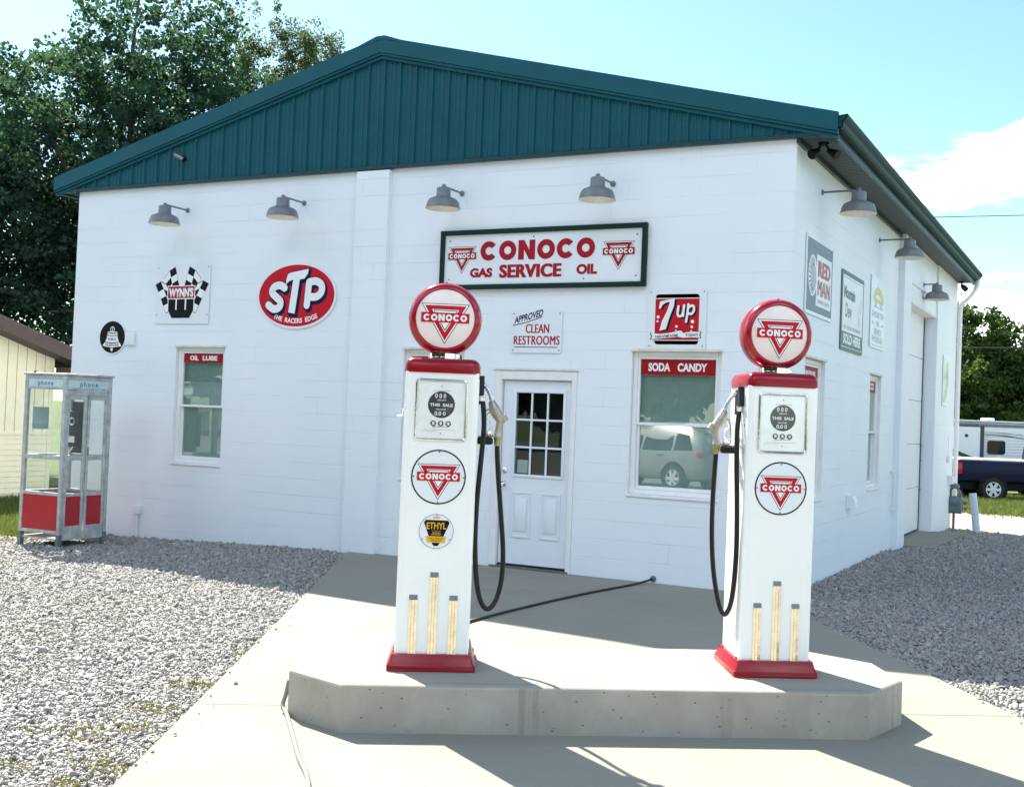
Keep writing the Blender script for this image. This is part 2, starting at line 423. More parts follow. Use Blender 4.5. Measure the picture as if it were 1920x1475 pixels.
# flat printed artwork: x right, z up, printed face looks towards -y
_TXT = {}
def text2d(body, bold=0.0, spacing=1.0):
    k = (body, bold, spacing)
    if k in _TXT: return _TXT[k]
    c = bpy.data.curves.new('lettering', 'FONT'); c.body = body; c.offset = bold; c.space_character = spacing; c.resolution_u = 4
    o = bpy.data.objects.new('lettering', c); me = bpy.data.meshes.new_from_object(o)
    v = [(q.co.x, q.co.y) for q in me.vertices]; f = [list(p.vertices) for p in me.polygons]
    bpy.data.objects.remove(o); bpy.data.curves.remove(c); bpy.data.meshes.remove(me)
    xs = [q[0] for q in v]; ys = [q[1] for q in v]
    _TXT[k] = (v, f, min(xs), max(xs), min(ys), max(ys)); return _TXT[k]
class Art(MB):
    def __init__(s, base=0.0, step=.0008): super().__init__(); s.base = base; s.step = step
    def P(s, p, L): return (p[0], -(s.base+L*s.step), p[1])
    def pg(s, pts, m, L): return s.poly([s.P(p, L) for p in pts], m)
    def rect(s, x0, x1, z0, z1, m, L): s.pg([(x0, z0), (x1, z0), (x1, z1), (x0, z1)], m, L)
    def disc(s, x, z, rx, m, L, rz=None, n=48):
        rz = rz or rx; s.pg([(x+rx*math.cos(2*math.pi*k/n), z+rz*math.sin(2*math.pi*k/n)) for k in range(n)], m, L)
    def ring(s, x, z, r0, r1, m, L, a0=0, a1=360, n=48, asp=1.0):
        full = abs(a1-a0) >= 359.9; k = n
        A = [s.bm.verts.new(s.P((x+r0*asp*math.cos(R(a0+(a1-a0)*i/k)), z+r0*math.sin(R(a0+(a1-a0)*i/k))), L)) for i in range(k if full else k+1)]
        B = [s.bm.verts.new(s.P((x+r1*asp*math.cos(R(a0+(a1-a0)*i/k)), z+r1*math.sin(R(a0+(a1-a0)*i/k))), L)) for i in range(k if full else k+1)]
        for i in range(k):
            j = (i+1) % len(A); s.face([A[i], B[i], B[j], A[j]], m)
    def loopring(s, outer, inner, m, L):
        A = [s.bm.verts.new(s.P(p, L)) for p in outer]; B = [s.bm.verts.new(s.P(p, L)) for p in inner]
        for i in range(len(A)): j = (i+1) % len(A); s.face([A[i], A[j], B[j], B[i]], m)
    def stroke(s, pts, w, m, L, smooth=True, cap=True, d=(0, 0)):
        P = [Vector((p[0]+d[0], p[1]+d[1], 0)) for p in pts]
        if smooth: P = crom(P, 7)
        ws = w if isinstance(w, (list, tuple)) else [w]*len(P)
        if len(ws) != len(P): ws = [np.interp(i/(len(P)-1), np.linspace(0, 1, len(w)), w) for i in range(len(P))]
        Lf, Rt = [], []
        for i, p in enumerate(P):
            t = (P[min(i+1, len(P)-1)]-P[max(i-1, 0)]).normalized(); nrm = Vector((-t.y, t.x, 0))
            Lf.append(p+nrm*ws[i]/2); Rt.append(p-nrm*ws[i]/2)
        def capp(p, t, w):
            n0 = Vector((-t.y, t.x, 0)); return [p-n0*math.cos(a)*w/2*-1+t*math.sin(a)*w/2 for a in [math.pi*k/6 for k in range(1, 6)]]
        a = [s.bm.verts.new(s.P((q.x, q.y), L)) for q in Lf]; b = [s.bm.verts.new(s.P((q.x, q.y), L)) for q in Rt]
        for i in range(len(P)-1): s.face([a[i], b[i], b[i+1], a[i+1]], m)
        if cap:
            t0 = (P[0]-P[1]).normalized(); t1 = (P[-1]-P[-2]).normalized()
            c0 = [s.bm.verts.new(s.P((q.x, q.y), L)) for q in capp(P[0], t0, ws[0])]
            c1 = [s.bm.verts.new(s.P((q.x, q.y), L)) for q in capp(P[-1], t1, ws[-1])]
            s.face([b[0]]+c0+[a[0]], m); s.face([a[-1]]+c1+[b[-1]], m)
    def text(s, body, x, z, h, m, L, w=None, bold=.02, shear=0.0, rot=0.0, arc=None, align='C', spacing=1.0, dbl=0):
        """cap height h, centred at x (or left aligned), baseline z; w = fit to width"""
        v, f, x0, x1, y0, y1 = text2d(body, bold, spacing)
        cap = text2d('H', bold)[5]; sy = h/cap; sx = (w/(x1-x0)) if w else sy
        W = (x1-x0)*sx; off = -W/2 if align == 'C' else 0
        out = []
        for (a, b) in v:
            px = (a-x0)*sx+off; py = b*sy; px += shear*py
            if arc:
                th = px/arc; rr = arc-py if arc > 0 else arc-py
                qx, qy = rr*math.sin(th), arc-rr*math.cos(th)
                px, py = qx, qy
            if rot: px, py = px*math.cos(rot)-py*math.sin(rot), px*math.sin(rot)+py*math.cos(rot)
            out.append(s.bm.verts.new(s.P((x+px, z+py), L)))
        for q in f: s.face([out[i] for i in q], m)
        if dbl: s.text(body, x+dbl, z, h, m, L+.4, w, bold, shear, rot, arc, align, spacing)
    def heavy(s, word, x, z, h, m, L, w, gap=.16, th=.36):
        """heavy wide capitals built from rings and bars, centred at x, baseline z"""
        n = len(word); u = w/(n+gap*(n-1)); X = x-w/2
        for ch in word:
            cx = X+u/2; cz = z+h/2; asp = u/h
            if ch == 'O': s.ring(cx, cz, h/2*(1-th*1.42), h/2, m, L, asp=asp)
            elif ch == 'C': s.ring(cx, cz, h/2*(1-th*1.42), h/2, m, L, 38, 322, asp=asp, n=36)
            elif ch == 'N':
                a = X+u*.02; b = X+u*.98; t = u*.33
                s.pg([(a, z), (a+t, z), (a+t, z+h*.52), (b-t, z), (b, z), (b, z+h), (b-t, z+h), (b-t, z+h*.48), (a+t, z+h), (a, z+h)], m, L)
            X += u*(1+gap)
    def triangle_mark(s, x, z, r, L, red='sign red'):
        """white and red inverted triangle with the word across it; r = half width of the triangle"""
        def tri(k, zt, zb): return [(x-k*r, z+zt*r), (x, z+zb*r), (x+k*r, z+zt*r)]
        s.pg(tri(1.0, .58, -1.10), 'sign black', L); s.pg(tri(.955, .553, -1.045), 'letter white', L+1)
        s.pg(tri(.86, .50, -.945), red, L+2); s.pg(tri(.565, .33, -.62), 'letter white', L+3)
        s.pg(tri(.51, .30, -.555), 'sign black', L+4); s.pg(tri(.465, .272, -.495), 'letter white', L+5)
        s.rect(x-1.0*r, x+1.0*r, z-.21*r, z+.20*r, red, L+6)
        s.heavy('CONOCO', x, z-.145*r, .28*r, 'letter white', L+7, 1.80*r, gap=.13, th=.40)
    def dice(s, d):
        for ax in (0, 2):
            lo = min(v.co[ax] for v in s.bm.verts); hi = max(v.co[ax] for v in s.bm.verts); q = lo+d
            no = [0, 0, 0]; no[ax] = 1
            while q < hi:
                co = [0, 0, 0]; co[ax] = q
                bmesh.ops.bisect_plane(s.bm, geom=s.bm.verts[:]+s.bm.edges[:]+s.bm.faces[:], plane_co=co, plane_no=no); q += d
    def screws(s, pts, L, r=.008):
        for p in pts: s.disc(p[0], p[1], r, 'screw steel', L, n=10)
    def build(s, name, parent=None, loc=None, rz=0.0):
        return super().build(name, parent, loc, rz, smooth=0, recalc=False)
def quads_mesh(name, V, nper, mat, smooth=False):
    """V: (n*nper,3) vertex array, one polygon per nper vertices"""
    n = len(V)//nper; me = bpy.data.meshes.new(name)
    me.vertices.add(len(V)); me.vertices.foreach_set('co', np.asarray(V, np.float32).ravel())
    me.loops.add(n*nper); me.loops.foreach_set('vertex_index', np.arange(n*nper, dtype=np.int32))
    me.polygons.add(n); me.polygons.foreach_set('loop_start', np.arange(0, n*nper, nper, dtype=np.int32))
    me.materials.append(MATS[mat]); me.update(calc_edges=True)
    return me
# ------------------------------------------------------------------ ground
def sst(a, b, x):
    t = np.clip((x-a)/(b-a), 0, 1); return t*t*(3-2*t)
def gh(x, y):
    """height of the natural ground"""
    x = np.asarray(x, float); y = np.asarray(y, float)
    z = -.10*sst(-5.6, -9.2, x)*sst(-7, -3, y) - .0165*np.clip(y-5, 0, 45) + .03*sst(.0, 1.0, x)*sst(1, 4, y)*(1-sst(6, 10, y))
    return z
def sheet(name, xs, ys, mat, dz, keep=None, amp=0.0, kind='structure', seed=1):
    X, Y = np.meshgrid(xs, ys); Z = gh(X, Y)+dz
    if amp:
        Z = Z+amp*np.vectorize(lambda a, b: mnoise.noise((a*1.1, b*1.1, seed)) + .5*mnoise.noise((a*3.1, b*3.1, seed+4)))(X, Y)
    ny, nx = X.shape; V = np.stack([X, Y, Z], -1).reshape(-1, 3)
    F = []
    for j in range(ny-1):
        for i in range(nx-1):
            if keep and not keep((xs[i]+xs[i+1])/2, (ys[j]+ys[j+1])/2): continue
            a = j*nx+i; F.append((a, a+1, a+nx+1, a+nx))
    me = bpy.data.meshes.new(name); me.from_pydata(V.tolist(), [], F); me.materials.append(MATS[mat])
    for p in me.polygons: p.use_smooth = True
    return tag(link(name, me), kind=kind)
def poly_sheet(name, pts, mat, dz, res=1.0, kind='structure'):
    """flat-sided region that follows the ground"""
    bm = bmesh.new(); bm.faces.new([bm.verts.new((p[0], p[1], 0)) for p in pts])
    xs = [p[0] for p in pts]; ys = [p[1] for p in pts]
    for ax, lo, hi in ((0, min(xs), max(xs)), (1, min(ys), max(ys))):
        q = lo+res
        while q < hi:
            co = [0, 0, 0]; co[ax] = q; no = [0, 0, 0]; no[ax] = 1
            bmesh.ops.bisect_plane(bm, geom=bm.verts[:]+bm.edges[:]+bm.faces[:], plane_co=co, plane_no=no); q += res
    for v in bm.verts: v.co.z = float(gh(v.co.x, v.co.y))+dz
    me = bpy.data.meshes.new(name); bm.to_mesh(me); bm.free(); me.materials.append(MATS[mat])
    return tag(link(name, me), kind=kind)
gx = np.concatenate([[-1500, -600, -250, -120, -70], np.arange(-50, 51, 2.5), [70, 120, 250, 600, 1500]])
gy = np.concatenate([[-1500, -600, -250, -120, -70], np.arange(-50, 76, 2.5), [100, 150, 250, 600, 1500]])
sheet('ground', gx, gy, 'turf', -.10)

# apron: a broad concrete strip from the wall to the street, set askew to the building
def ledge(y): return -5.31 + (-.5808)*y        # left edge x at y
def redge(y): return .594 + (-.72)*(y+1.14) if y < 0 else -.23
mb = MB()
AP = [(ledge(0.0), -.004), (ledge(-16), -16), (redge(-16), -16), (redge(-.004), -.004)]
mb.prism(AP, -.20, 0.0, 'broomed concrete')
tag(mb.build('concrete_apron', smooth=0), kind='structure')
AX = Vector((math.cos(ISL), math.sin(ISL), 0)); NY = Vector((-AX.y, AX.x, 0)); ORI = Vector((-.634, -6.312, 0))
def lw(s, n, z=0.0): return ORI+AX*s+NY*n+Vector((0, 0, z))
def on_slab_line(n):
    # intersections of the line "island depth n" with both slab edges
    out = []
    for e in (ledge, redge):
        lo, hi = -20, 20
        for s in np.linspace(-8, 14, 8801):
            p = lw(s, n)
            if abs(p.x-e(p.y)) < .004: out.append(s); break
    return out
for n in (.545, -2.6, 5.0):
    a = on_slab_line(n)
    if len(a) < 2: continue
    mb = MB()
    p = [lw(a[0]+.02, n-.003, .0025), lw(a[1]-.02, n-.003, .0025), lw(a[1]-.02, n+.003, .0025), lw(a[0]+.02, n+.003, .0025)]
    if n == .545:
        for s0, s1 in ((a[0]+.02, -.33), (3.20, a[1]-.02)):
            mb.poly([lw(s0, n-.003, .003), lw(s1, n-.003, .003), lw(s1, n+.003, .003), lw(s0, n+.003, .003)], 'joint dark')
    else: mb.poly(p, 'joint dark')
    tag(mb.build('slab_joint', smooth=0), kind='structure')

# gravel beds either side of the apron
def in_left(x, y): return x < ledge(y)+.0 and y < 0
GL = [(-12.5, -.3), (-12.5, -16), (ledge(-16)+.05, -16), (ledge(0)+.05, 0.02), (-10.2, .02), (-10.2, 1.5), (-11.3, 1.5)]
poly_sheet('gravel_lot', [(-13.5, -16), (ledge(-16)+.02, -16), (ledge(-.0)+.02, 0.03), (-8.0, .03), (-9.6, -1.0), (-13.5, -2.2)], 'gravel bed', -.035, .8)
poly_sheet('gravel_drive', [(redge(-16)-.02, -16), (13, -16), (13, 8.5), (.25, 11.7), (-.1, 11.7), (-.1, .02), (-.3, .02)], 'gravel bed', -.035, .8)
poly_sheet('rear_driveway', [(-12, 11.9), (.2, 11.75), (13, 8.5), (30, 5), (30, 17.5), (-12, 20.0)], 'drive concrete', -.06, 2.0)
poly_sheet('street', [(-80, -60), (80, -60), (80, -21), (-80, -21)], 'asphalt', -.06, 10)
poly_sheet('front_lot', [(-40, -21), (40, -21), (40, -16), (-40, -16)], 'gravel bed', -.05, 4)

# crushed stone: angular eight-cornered chips
def stones(name, dens, size, region, inside, seed, dz=0.0):
    rng = np.random.default_rng(seed); x0, x1, y0, y1 = region
    camp = np.array([3.0083, -11.1985])
    n = int((x1-x0)*(y1-y0)*dens(0)); x = rng.uniform(x0, x1, n); y = rng.uniform(y0, y1, n)
    d = np.hypot(x-camp[0], y-camp[1])
    keep = inside(x, y) & (rng.uniform(0, 1, n) < np.array(dens(d))/dens(0)); x, y, d = x[keep], y[keep], d[keep]
    n = len(x); sz = size(d)*rng.lognormal(0, .38, n); sz = np.clip(sz, .006, .05)
    c = np.array([(a, b, h) for a in (-1, 1) for b in (-1, 1) for h in (-1, 1)], float)*.5
    P = c[None]*(1+rng.uniform(-.55, .35, (n, 8, 3))); P = P*np.stack([rng.uniform(.8, 1.5, n), rng.uniform(.7, 1.2, n), rng.uniform(.30, .62, n)], -1)[:, None, :]
    q = rng.normal(size=(n, 4)); q[:, 1:3] *= .42; q /= np.linalg.norm(q, axis=1)[:, None]
    w, a, b, e = q.T
    Rm = np.stack([1-2*(b*b+e*e), 2*(a*b-e*w), 2*(a*e+b*w), 2*(a*b+e*w), 1-2*(a*a+e*e), 2*(b*e-a*w), 2*(a*e-b*w), 2*(b*e+a*w), 1-2*(a*a+b*b)], -1).reshape(n, 3, 3)
    P = np.einsum('nij,nkj->nki', Rm, P)*sz[:, None, None]
    z = gh(x, y)-.028+.006*np.array([mnoise.noise((i*1.3, j*1.3, 7)) for i, j in zip(x, y)])+rng.uniform(-.2, .75, n)*sz*.6+dz
    P += np.stack([x, y, z], -1)[:, None, :]
    F = np.array([(0, 1, 3, 2), (4, 6, 7, 5), (0, 4, 5, 1), (2, 3, 7, 6), (0, 2, 6, 4), (1, 5, 7, 3)])
    idx = (F[None]+8*np.arange(n)[:, None, None]).reshape(-1).astype(np.int32)
    me = bpy.data.meshes.new(name); me.vertices.add(8*n); me.vertices.foreach_set('co', P.astype(np.float32).ravel())
    me.loops.add(len(idx)); me.loops.foreach_set('vertex_index', idx)
    me.polygons.add(6*n); me.polygons.foreach_set('loop_start', np.arange(0, 24*n, 4, dtype=np.int32))
    me.materials.append(MATS['crushed limestone']); me.update(calc_edges=True)
    return tag(link(name, me), kind='stuff')
nd = np.vectorize(lambda a, b: mnoise.noise((a*2.2, b*2.2, 3)))
stones('gravel', lambda d: np.interp(d, [0, 5, 9, 14, 24], [7000, 6500, 3600, 1800, 800]), lambda d: np.interp(d, [0, 6, 14, 24], [.0108, .0118, .0165, .024]), (-12.6, -.2, -9.2, .0),
       lambda x, y: (x < -5.31-.5808*y+.03*nd(x*3, y*3)-.01) & (y < -.03) & (y > -9.2) & ((x > -9.6) | (y < -1.0-.32*(-9.6-x)+.2*nd(x, y))), 5)
stones('gravel', lambda d: np.interp(d, [0, 6, 9, 14, 24], [4600, 4200, 3200, 1900, 900]), lambda d: np.interp(d, [0, 6, 14, 24], [.012, .0135, .017, .024]), (-.25, 5.5, -5.5, 11.9),
       lambda x, y: (x > .594-.72*(y+1.14)-.03*nd(x*3, y*3)+.01) & ((x > .0) | (y < -.02)) & (x < .8+.34*(y+11)+.6) & (y < 11.7-.25*x+.12*nd(x, y)) & (x < 3.9+.12*(y+5)) & ~((x < .16) & (y > 5.85) & (y < 9.35)), 6)

stones('scattered_stones', lambda d: 110, lambda d: .010, (-5.4, 2.6, -8.0, -.1), lambda x, y: ((x > ledge(y)) & (x-ledge(y) < np.abs(np.random.default_rng(9).normal(0, .10, len(x))))) | ((x < .594-.72*(y+1.14)) & (.594-.72*(y+1.14)-x < np.abs(np.random.default_rng(8).normal(0, .09, len(x)))) & (y > -5)), 12, .031)

# ------------------------------------------------------------------ service station
WX, WH, WL = -10.2, 4.62, 11.8
FRO = {'oil': (-8.245, -7.405, .918, 2.437), 'hid': (-4.635, -3.80, .912, 2.437), 'soda': (-1.71, -.711, .918, 2.437)}
DOOR = (-3.377, -2.351, -.02, 2.207)
SID = {'w1': (.62, 1.52, .912, 2.437), 'w2': (4.055, 4.83, .915, 2.437)}
bld = thing('service_station', 'white painted block garage with a green metal gable roof', 'building')
def wallgrid(mb, P, D, u0, u1, v0, v1, ops, depth, mat, rmat=None):
    """wall face with openings; P(u, v) gives the point, D the inward vector of the reveals"""
    us = sorted({u0, u1, *[o[0] for o in ops], *[o[1] for o in ops]}); vs = sorted({v0, v1, *[o[2] for o in ops], *[o[3] for o in ops]})
    D = Vector(D)*depth
    for i in range(len(us)-1):
        for j in range(len(vs)-1):
            cu, cv = (us[i]+us[i+1])/2, (vs[j]+vs[j+1])/2
            if any(o[0] < cu < o[1] and o[2] < cv < o[3] for o in ops): continue
            mb.poly([P(us[i], vs[j]), P(us[i+1], vs[j]), P(us[i+1], vs[j+1]), P(us[i], vs[j+1])], mat)
    for a, b, c, d in ops:
        q = [Vector(P(a, c)), Vector(P(b, c)), Vector(P(b, d)), Vector(P(a, d))]
        for k in range(4): mb.poly([q[k], q[(k+1) % 4], q[(k+1) % 4]+D, q[k]+D], rmat or mat)
mb = MB(); FB, SB = 'painted block front', 'painted block side'
wallgrid(mb, lambda u, v: (u, 0, v), (0, 1, 0), WX, 0, -.5, WH, list(FRO.values())+[DOOR], .22, FB, 'white trim')
wallgrid(mb, lambda u, v: (0, u, v), (-1, 0, 0), 0, 5.92, -.5, WH, list(SID.values()), .22, SB, 'white trim')
# bay for the overhead door between two piers
BX, HX, DX = .09, .06, -.135
mb.poly([(0, 5.92, -.5), (BX, 5.92, -.5), (BX, 5.92, WH), (0, 5.92, WH)], FB)
mb.poly([(BX, 5.92, -.5), (BX, 6.54, -.5), (BX, 6.54, WH), (BX, 5.92, WH)], SB)
mb.poly([(BX, 6.54, -.5), (DX-.05, 6.54, -.5), (DX-.05, 6.54, WH), (BX, 6.54, WH)], FB)
mb.poly([(DX-.05, 9.29, -.5), (BX, 9.29, -.5), (BX, 9.29, WH), (DX-.05, 9.29, WH)], FB)
mb.poly([(BX, 9.29, -.5), (BX, WL, -.5), (BX, WL, WH), (BX, 9.29, WH)], SB)
mb.poly([(HX, 6.54, 3.68), (HX, 9.29, 3.68), (HX, 9.29, WH), (HX, 6.54, WH)], SB)
mb.poly([(HX, 6.54, 3.68), (DX-.05, 6.54, 3.68), (DX-.05, 9.29, 3.68), (HX, 9.29, 3.68)], 'white trim')
# rear and left walls, and the pier on the front
mb.poly([(BX, WL, -.8), (WX, WL, -.8), (WX, WL, WH), (BX, WL, WH)], FB)
mb.poly([(WX, WL, -.8), (WX, 0, -.8), (WX, 0, WH), (WX, WL, WH)], SB)
PX0, PX1, PY = -5.375, -4.90, -.075
mb.poly([(PX0, 0.0, -.02), (PX0, PY, -.02), (PX0, PY, 4.57), (PX0, 0, 4.57)], SB)
mb.poly([(PX0, PY, -.02), (PX1, PY, -.02), (PX1, PY, 4.57), (PX0, PY, 4.57)], FB)
mb.poly([(PX1, PY, -.02), (PX1, 0, -.02), (PX1, 0, 4.57), (PX1, PY, 4.57)], SB)
mb.poly([(PX0, PY, 4.57), (PX1, PY, 4.57), (PX1, 0, 4.60), (PX0, 0, 4.60)], 'white trim')
mb.build('wall', bld, smooth=0, recalc=False)
mb = MB(); mb.box(WX+.25, -.45, .45, WL-.3, -.1, 4.5, 'interior dark'); mb.build('interior_block', bld, smooth=0)  # unseen dark solid filling the building, closes off the depth behind the windows
mb = MB()
for i in range(11): mb.box(HX+.001, HX+.006, 6.545, 9.285, 3.705+i*.0, 3.712+i*.0, 'white trim') if i == 0 else None
mb.box(HX-.02, HX+.025, 6.542, 9.288, 3.965, 4.0, 'white trim', .004); mb.build('header_board', bld, smooth=0)

# overhead door: five ribbed sections
mb = MB()
for k in range(5):
    z0 = .02+k*.735; mb.box(DX-.045, DX, 6.55, 9.28, z0, z0+.729, 'overhead door white', .006, 1)
od = mb.build('overhead_door', bld, smooth=0)
mb = MB(); mb.box(DX+.001, DX+.012, 9.252, 9.285, .0, 3.66, 'rubber dull')
for z in (.7, 1.2, 1.45): mb.box(DX+.003, DX+.03, 9.21, 9.27, z, z+.02, 'screw steel')
mb.build('door_seal', od, smooth=0)
mb = MB(); mb.prism([(-.20, 6.6), (.55, 6.35), (.62, 9.6), (-.20, 9.3)], -.25, -.015, 'broomed concrete'); tag(mb.build('door_threshold_slab', smooth=0), kind='structure')

# roof
RC, RE, RP = -5.08, 5.50, 6.165; SL = (6.165-4.79)/5.52
def rz(x): return RP-SL*abs(x-RC)
mb = MB(); XL, XR = RC-RE, RC+RE; Y0, Y1 = -.09, WL+.12
for x0, x1 in ((XL, RC), (RC, XR)):
    a, b = (x0, rz(x0)), (x1, rz(x1))
    mb.extr([(a[0], Y0, a[1]), (b[0], Y0, b[1]), (b[0], Y0, b[1]-.035), (a[0], Y0, a[1]-.035)], (0, Y1-Y0, 0), 'teal steel')
    n = 52
    for k in range(n+1):     # standing ribs
        y = Y0+.02+(Y1-Y0-.06)*k/n
        mb.extr([(a[0], y, a[1]-.002), (b[0], y, b[1]-.002), (b[0], y, b[1]+.016), (a[0], y, a[1]+.016)], (0, .02, 0), 'teal steel')
roof = mb.build('roof', bld, smooth=0)
mb = MB()
mb.extr([(RC-.3, Y0-.03, rz(RC-.3)+.012), (RC-.06, Y0-.03, RP+.018), (RC+.06, Y0-.03, RP+.018), (RC+.3, Y0-.03, rz(RC+.3)+.012), (RC+.3, Y0-.03, rz(RC+.3)-.01), (RC, Y0-.03, RP-.02), (RC-.3, Y0-.03, rz(RC-.3)-.01)], (0, Y1-Y0+.06, 0), 'teal steel')
mb.build('ridge_cap', roof, smooth=0)
mb = MB()
for sgn in (-1, 1):          # rake boards with a drip lip
    x0, x1 = RC, RC+sgn*(RE+.01)
    for top, bot, ya, yb in ((.012, -.175, Y0-.025, Y0+.02), (-.178, -.205, Y0-.012, Y0+.03), (-.208, -.245, Y0+.012, Y0+.05)):
        mb.extr([(x0, ya, rz(x0)+top), (x1, ya, rz(x1)+top), (x1, ya, rz(x1)+bot), (x0, ya, rz(x0)+bot)], (0, yb-ya, 0), 'teal steel')
mb.build('rake_trim', roof, smooth=0)
# gable cladding: ribbed sheet, major ribs every 229 mm
mb = MB(); zb = 4.635; xs = []; x = XL+.02; k = 0
prof = [(0, 0), (.010, -.026), (.028, -.026), (.038, 0), (.088, 0), (.095, -.009), (.107, -.009), (.114, 0), (.152, 0), (.159, -.009), (.171, -.009), (.178, 0)]
pts = []
x = XL+.03
while x < XR-.03:
    for dx, dy in prof:
        if x+dx < XR-.03: pts.append((x+dx, -.034+dy))
    x += .2286
col = []
for (px, py) in pts:
    top = max(rz(px)-.16, zb+.004)
    col.append((mb.bm.verts.new((px, py, zb)), mb.bm.verts.new((px, py, top))))
for a, b in zip(col, col[1:]): mb.face([a[0], b[0], b[1], a[1]], 'teal steel')
mb.build('gable_cladding', bld, smooth=0, recalc=False)
mb = MB(); mb.box(XL+.02, XR-.02, -.066, .0, zb-.045, zb-.004, 'dark teal trim', .004, 1); mb.build('gable_sill_trim', bld, smooth=0)
# right eave: soffit, fascia, gutter; left eave the same way
def eave(sgn):
    xo = RC+sgn*RE; xi = BX if sgn > 0 else WX; mb = MB()
    PS = .15; n = int((WL+.1)/PS); zs = 4.60
    for k in range(n):
        y = -.03+k*PS
        for (ya, za), (yb, zb_) in zip([(0, 0), (.060, 0), (.062, .014), (.073, .014), (.075, 0), (.135, 0), (.137, .014), (.148, .014)], [(.060, 0), (.062, .014), (.073, .014), (.075, 0), (.135, 0), (.137, .014), (.148, .014), (.15, 0)]):
            mb.poly([(0 if sgn > 0 else xi, y+ya, zs+za), (0 if sgn > 0 else xi, y+yb, zs+zb_), (xo-sgn*.03, y+yb, zs+zb_), (xo-sgn*.03, y+ya, zs+za)], 'soffit green')
    sf = mb.build('soffit', bld, smooth=0, recalc=False)
    mb = MB(); mb.box(0.002 if sgn > 0 else xi-.03, .035 if sgn > 0 else xi-.002, -.03, WL+.1, zs-.055, zs-.004, 'dark teal trim', .004, 1); mb.build('frieze_trim', sf, smooth=0)
    mb = MB(); a, b = sorted((xo-sgn*.06, xo-sgn*.022)); mb.box(a, b, -.05, WL+.1, zs-.035, rz(xo)-.04, 'dark teal trim', .005, 1)
    for k in range(18): mb.lathe([(.007, zs-.037), (.007, zs-.041)], 'screw steel', 8, c=((a+b)/2, .2+k*.68, 0))
    mb.build('fascia', bld, smooth=0)
    mb = MB(); p = [(0, .0), (.0, -.125), (.06, -.125), (.075, -.105), (.080, -.06), (.105, -.035), (.118, -.01), (.118, .012), (.108, .012), (.108, -.005), (.098, -.028), (.070, -.055), (.066, -.1), (.055, -.118), (.006, -.118), (.006, 0)]
    mb.extr([(xo+sgn*(-.018+q[0]), -.10, rz(xo)-.028+q[1]) for q in p], (0, WL+.25, 0), 'gutter green')
    for y in (-.10, WL+.147): mb.extr([(xo+sgn*(-.018+q[0]), y, rz(xo)-.028+q[1]) for q in p[:9]], (0, .003, 0), 'gutter green')
    mb.build('gutter', bld, smooth=0)
    mb = MB(); xa = 0 if sgn > 0 else WX
    mb.extr([(xa, -.052, zs-.0), (xo-sgn*.02, -.052, zs-.0), (xo-sgn*.02, -.052, rz(xo)-.05), (xa, -.052, rz(xo)-.05)], (0, .03, 0), 'teal steel'); mb.build('eave_return', bld, smooth=0)
eave(1); eave(-1)
mb = MB(); xg = XR+.03
mb.tube(crom([(xg, WL-.02, 4.66), (xg, WL-.02, 4.56), (xg-.06, WL-.01, 4.44), (.28, WL, 4.30), (.17, WL, 4.20), (.145, WL, 4.05), (.145, WL, 3.6)], 6)+[(.145, WL, .62), (.145, WL, .5)], .045, 'vinyl white', 12)
for z in (3.4, 1.9, .9): mb.box(.085, .19, WL-.05, WL-.045, z, z+.03, 'vinyl white')
mb.build('downspout', bld)

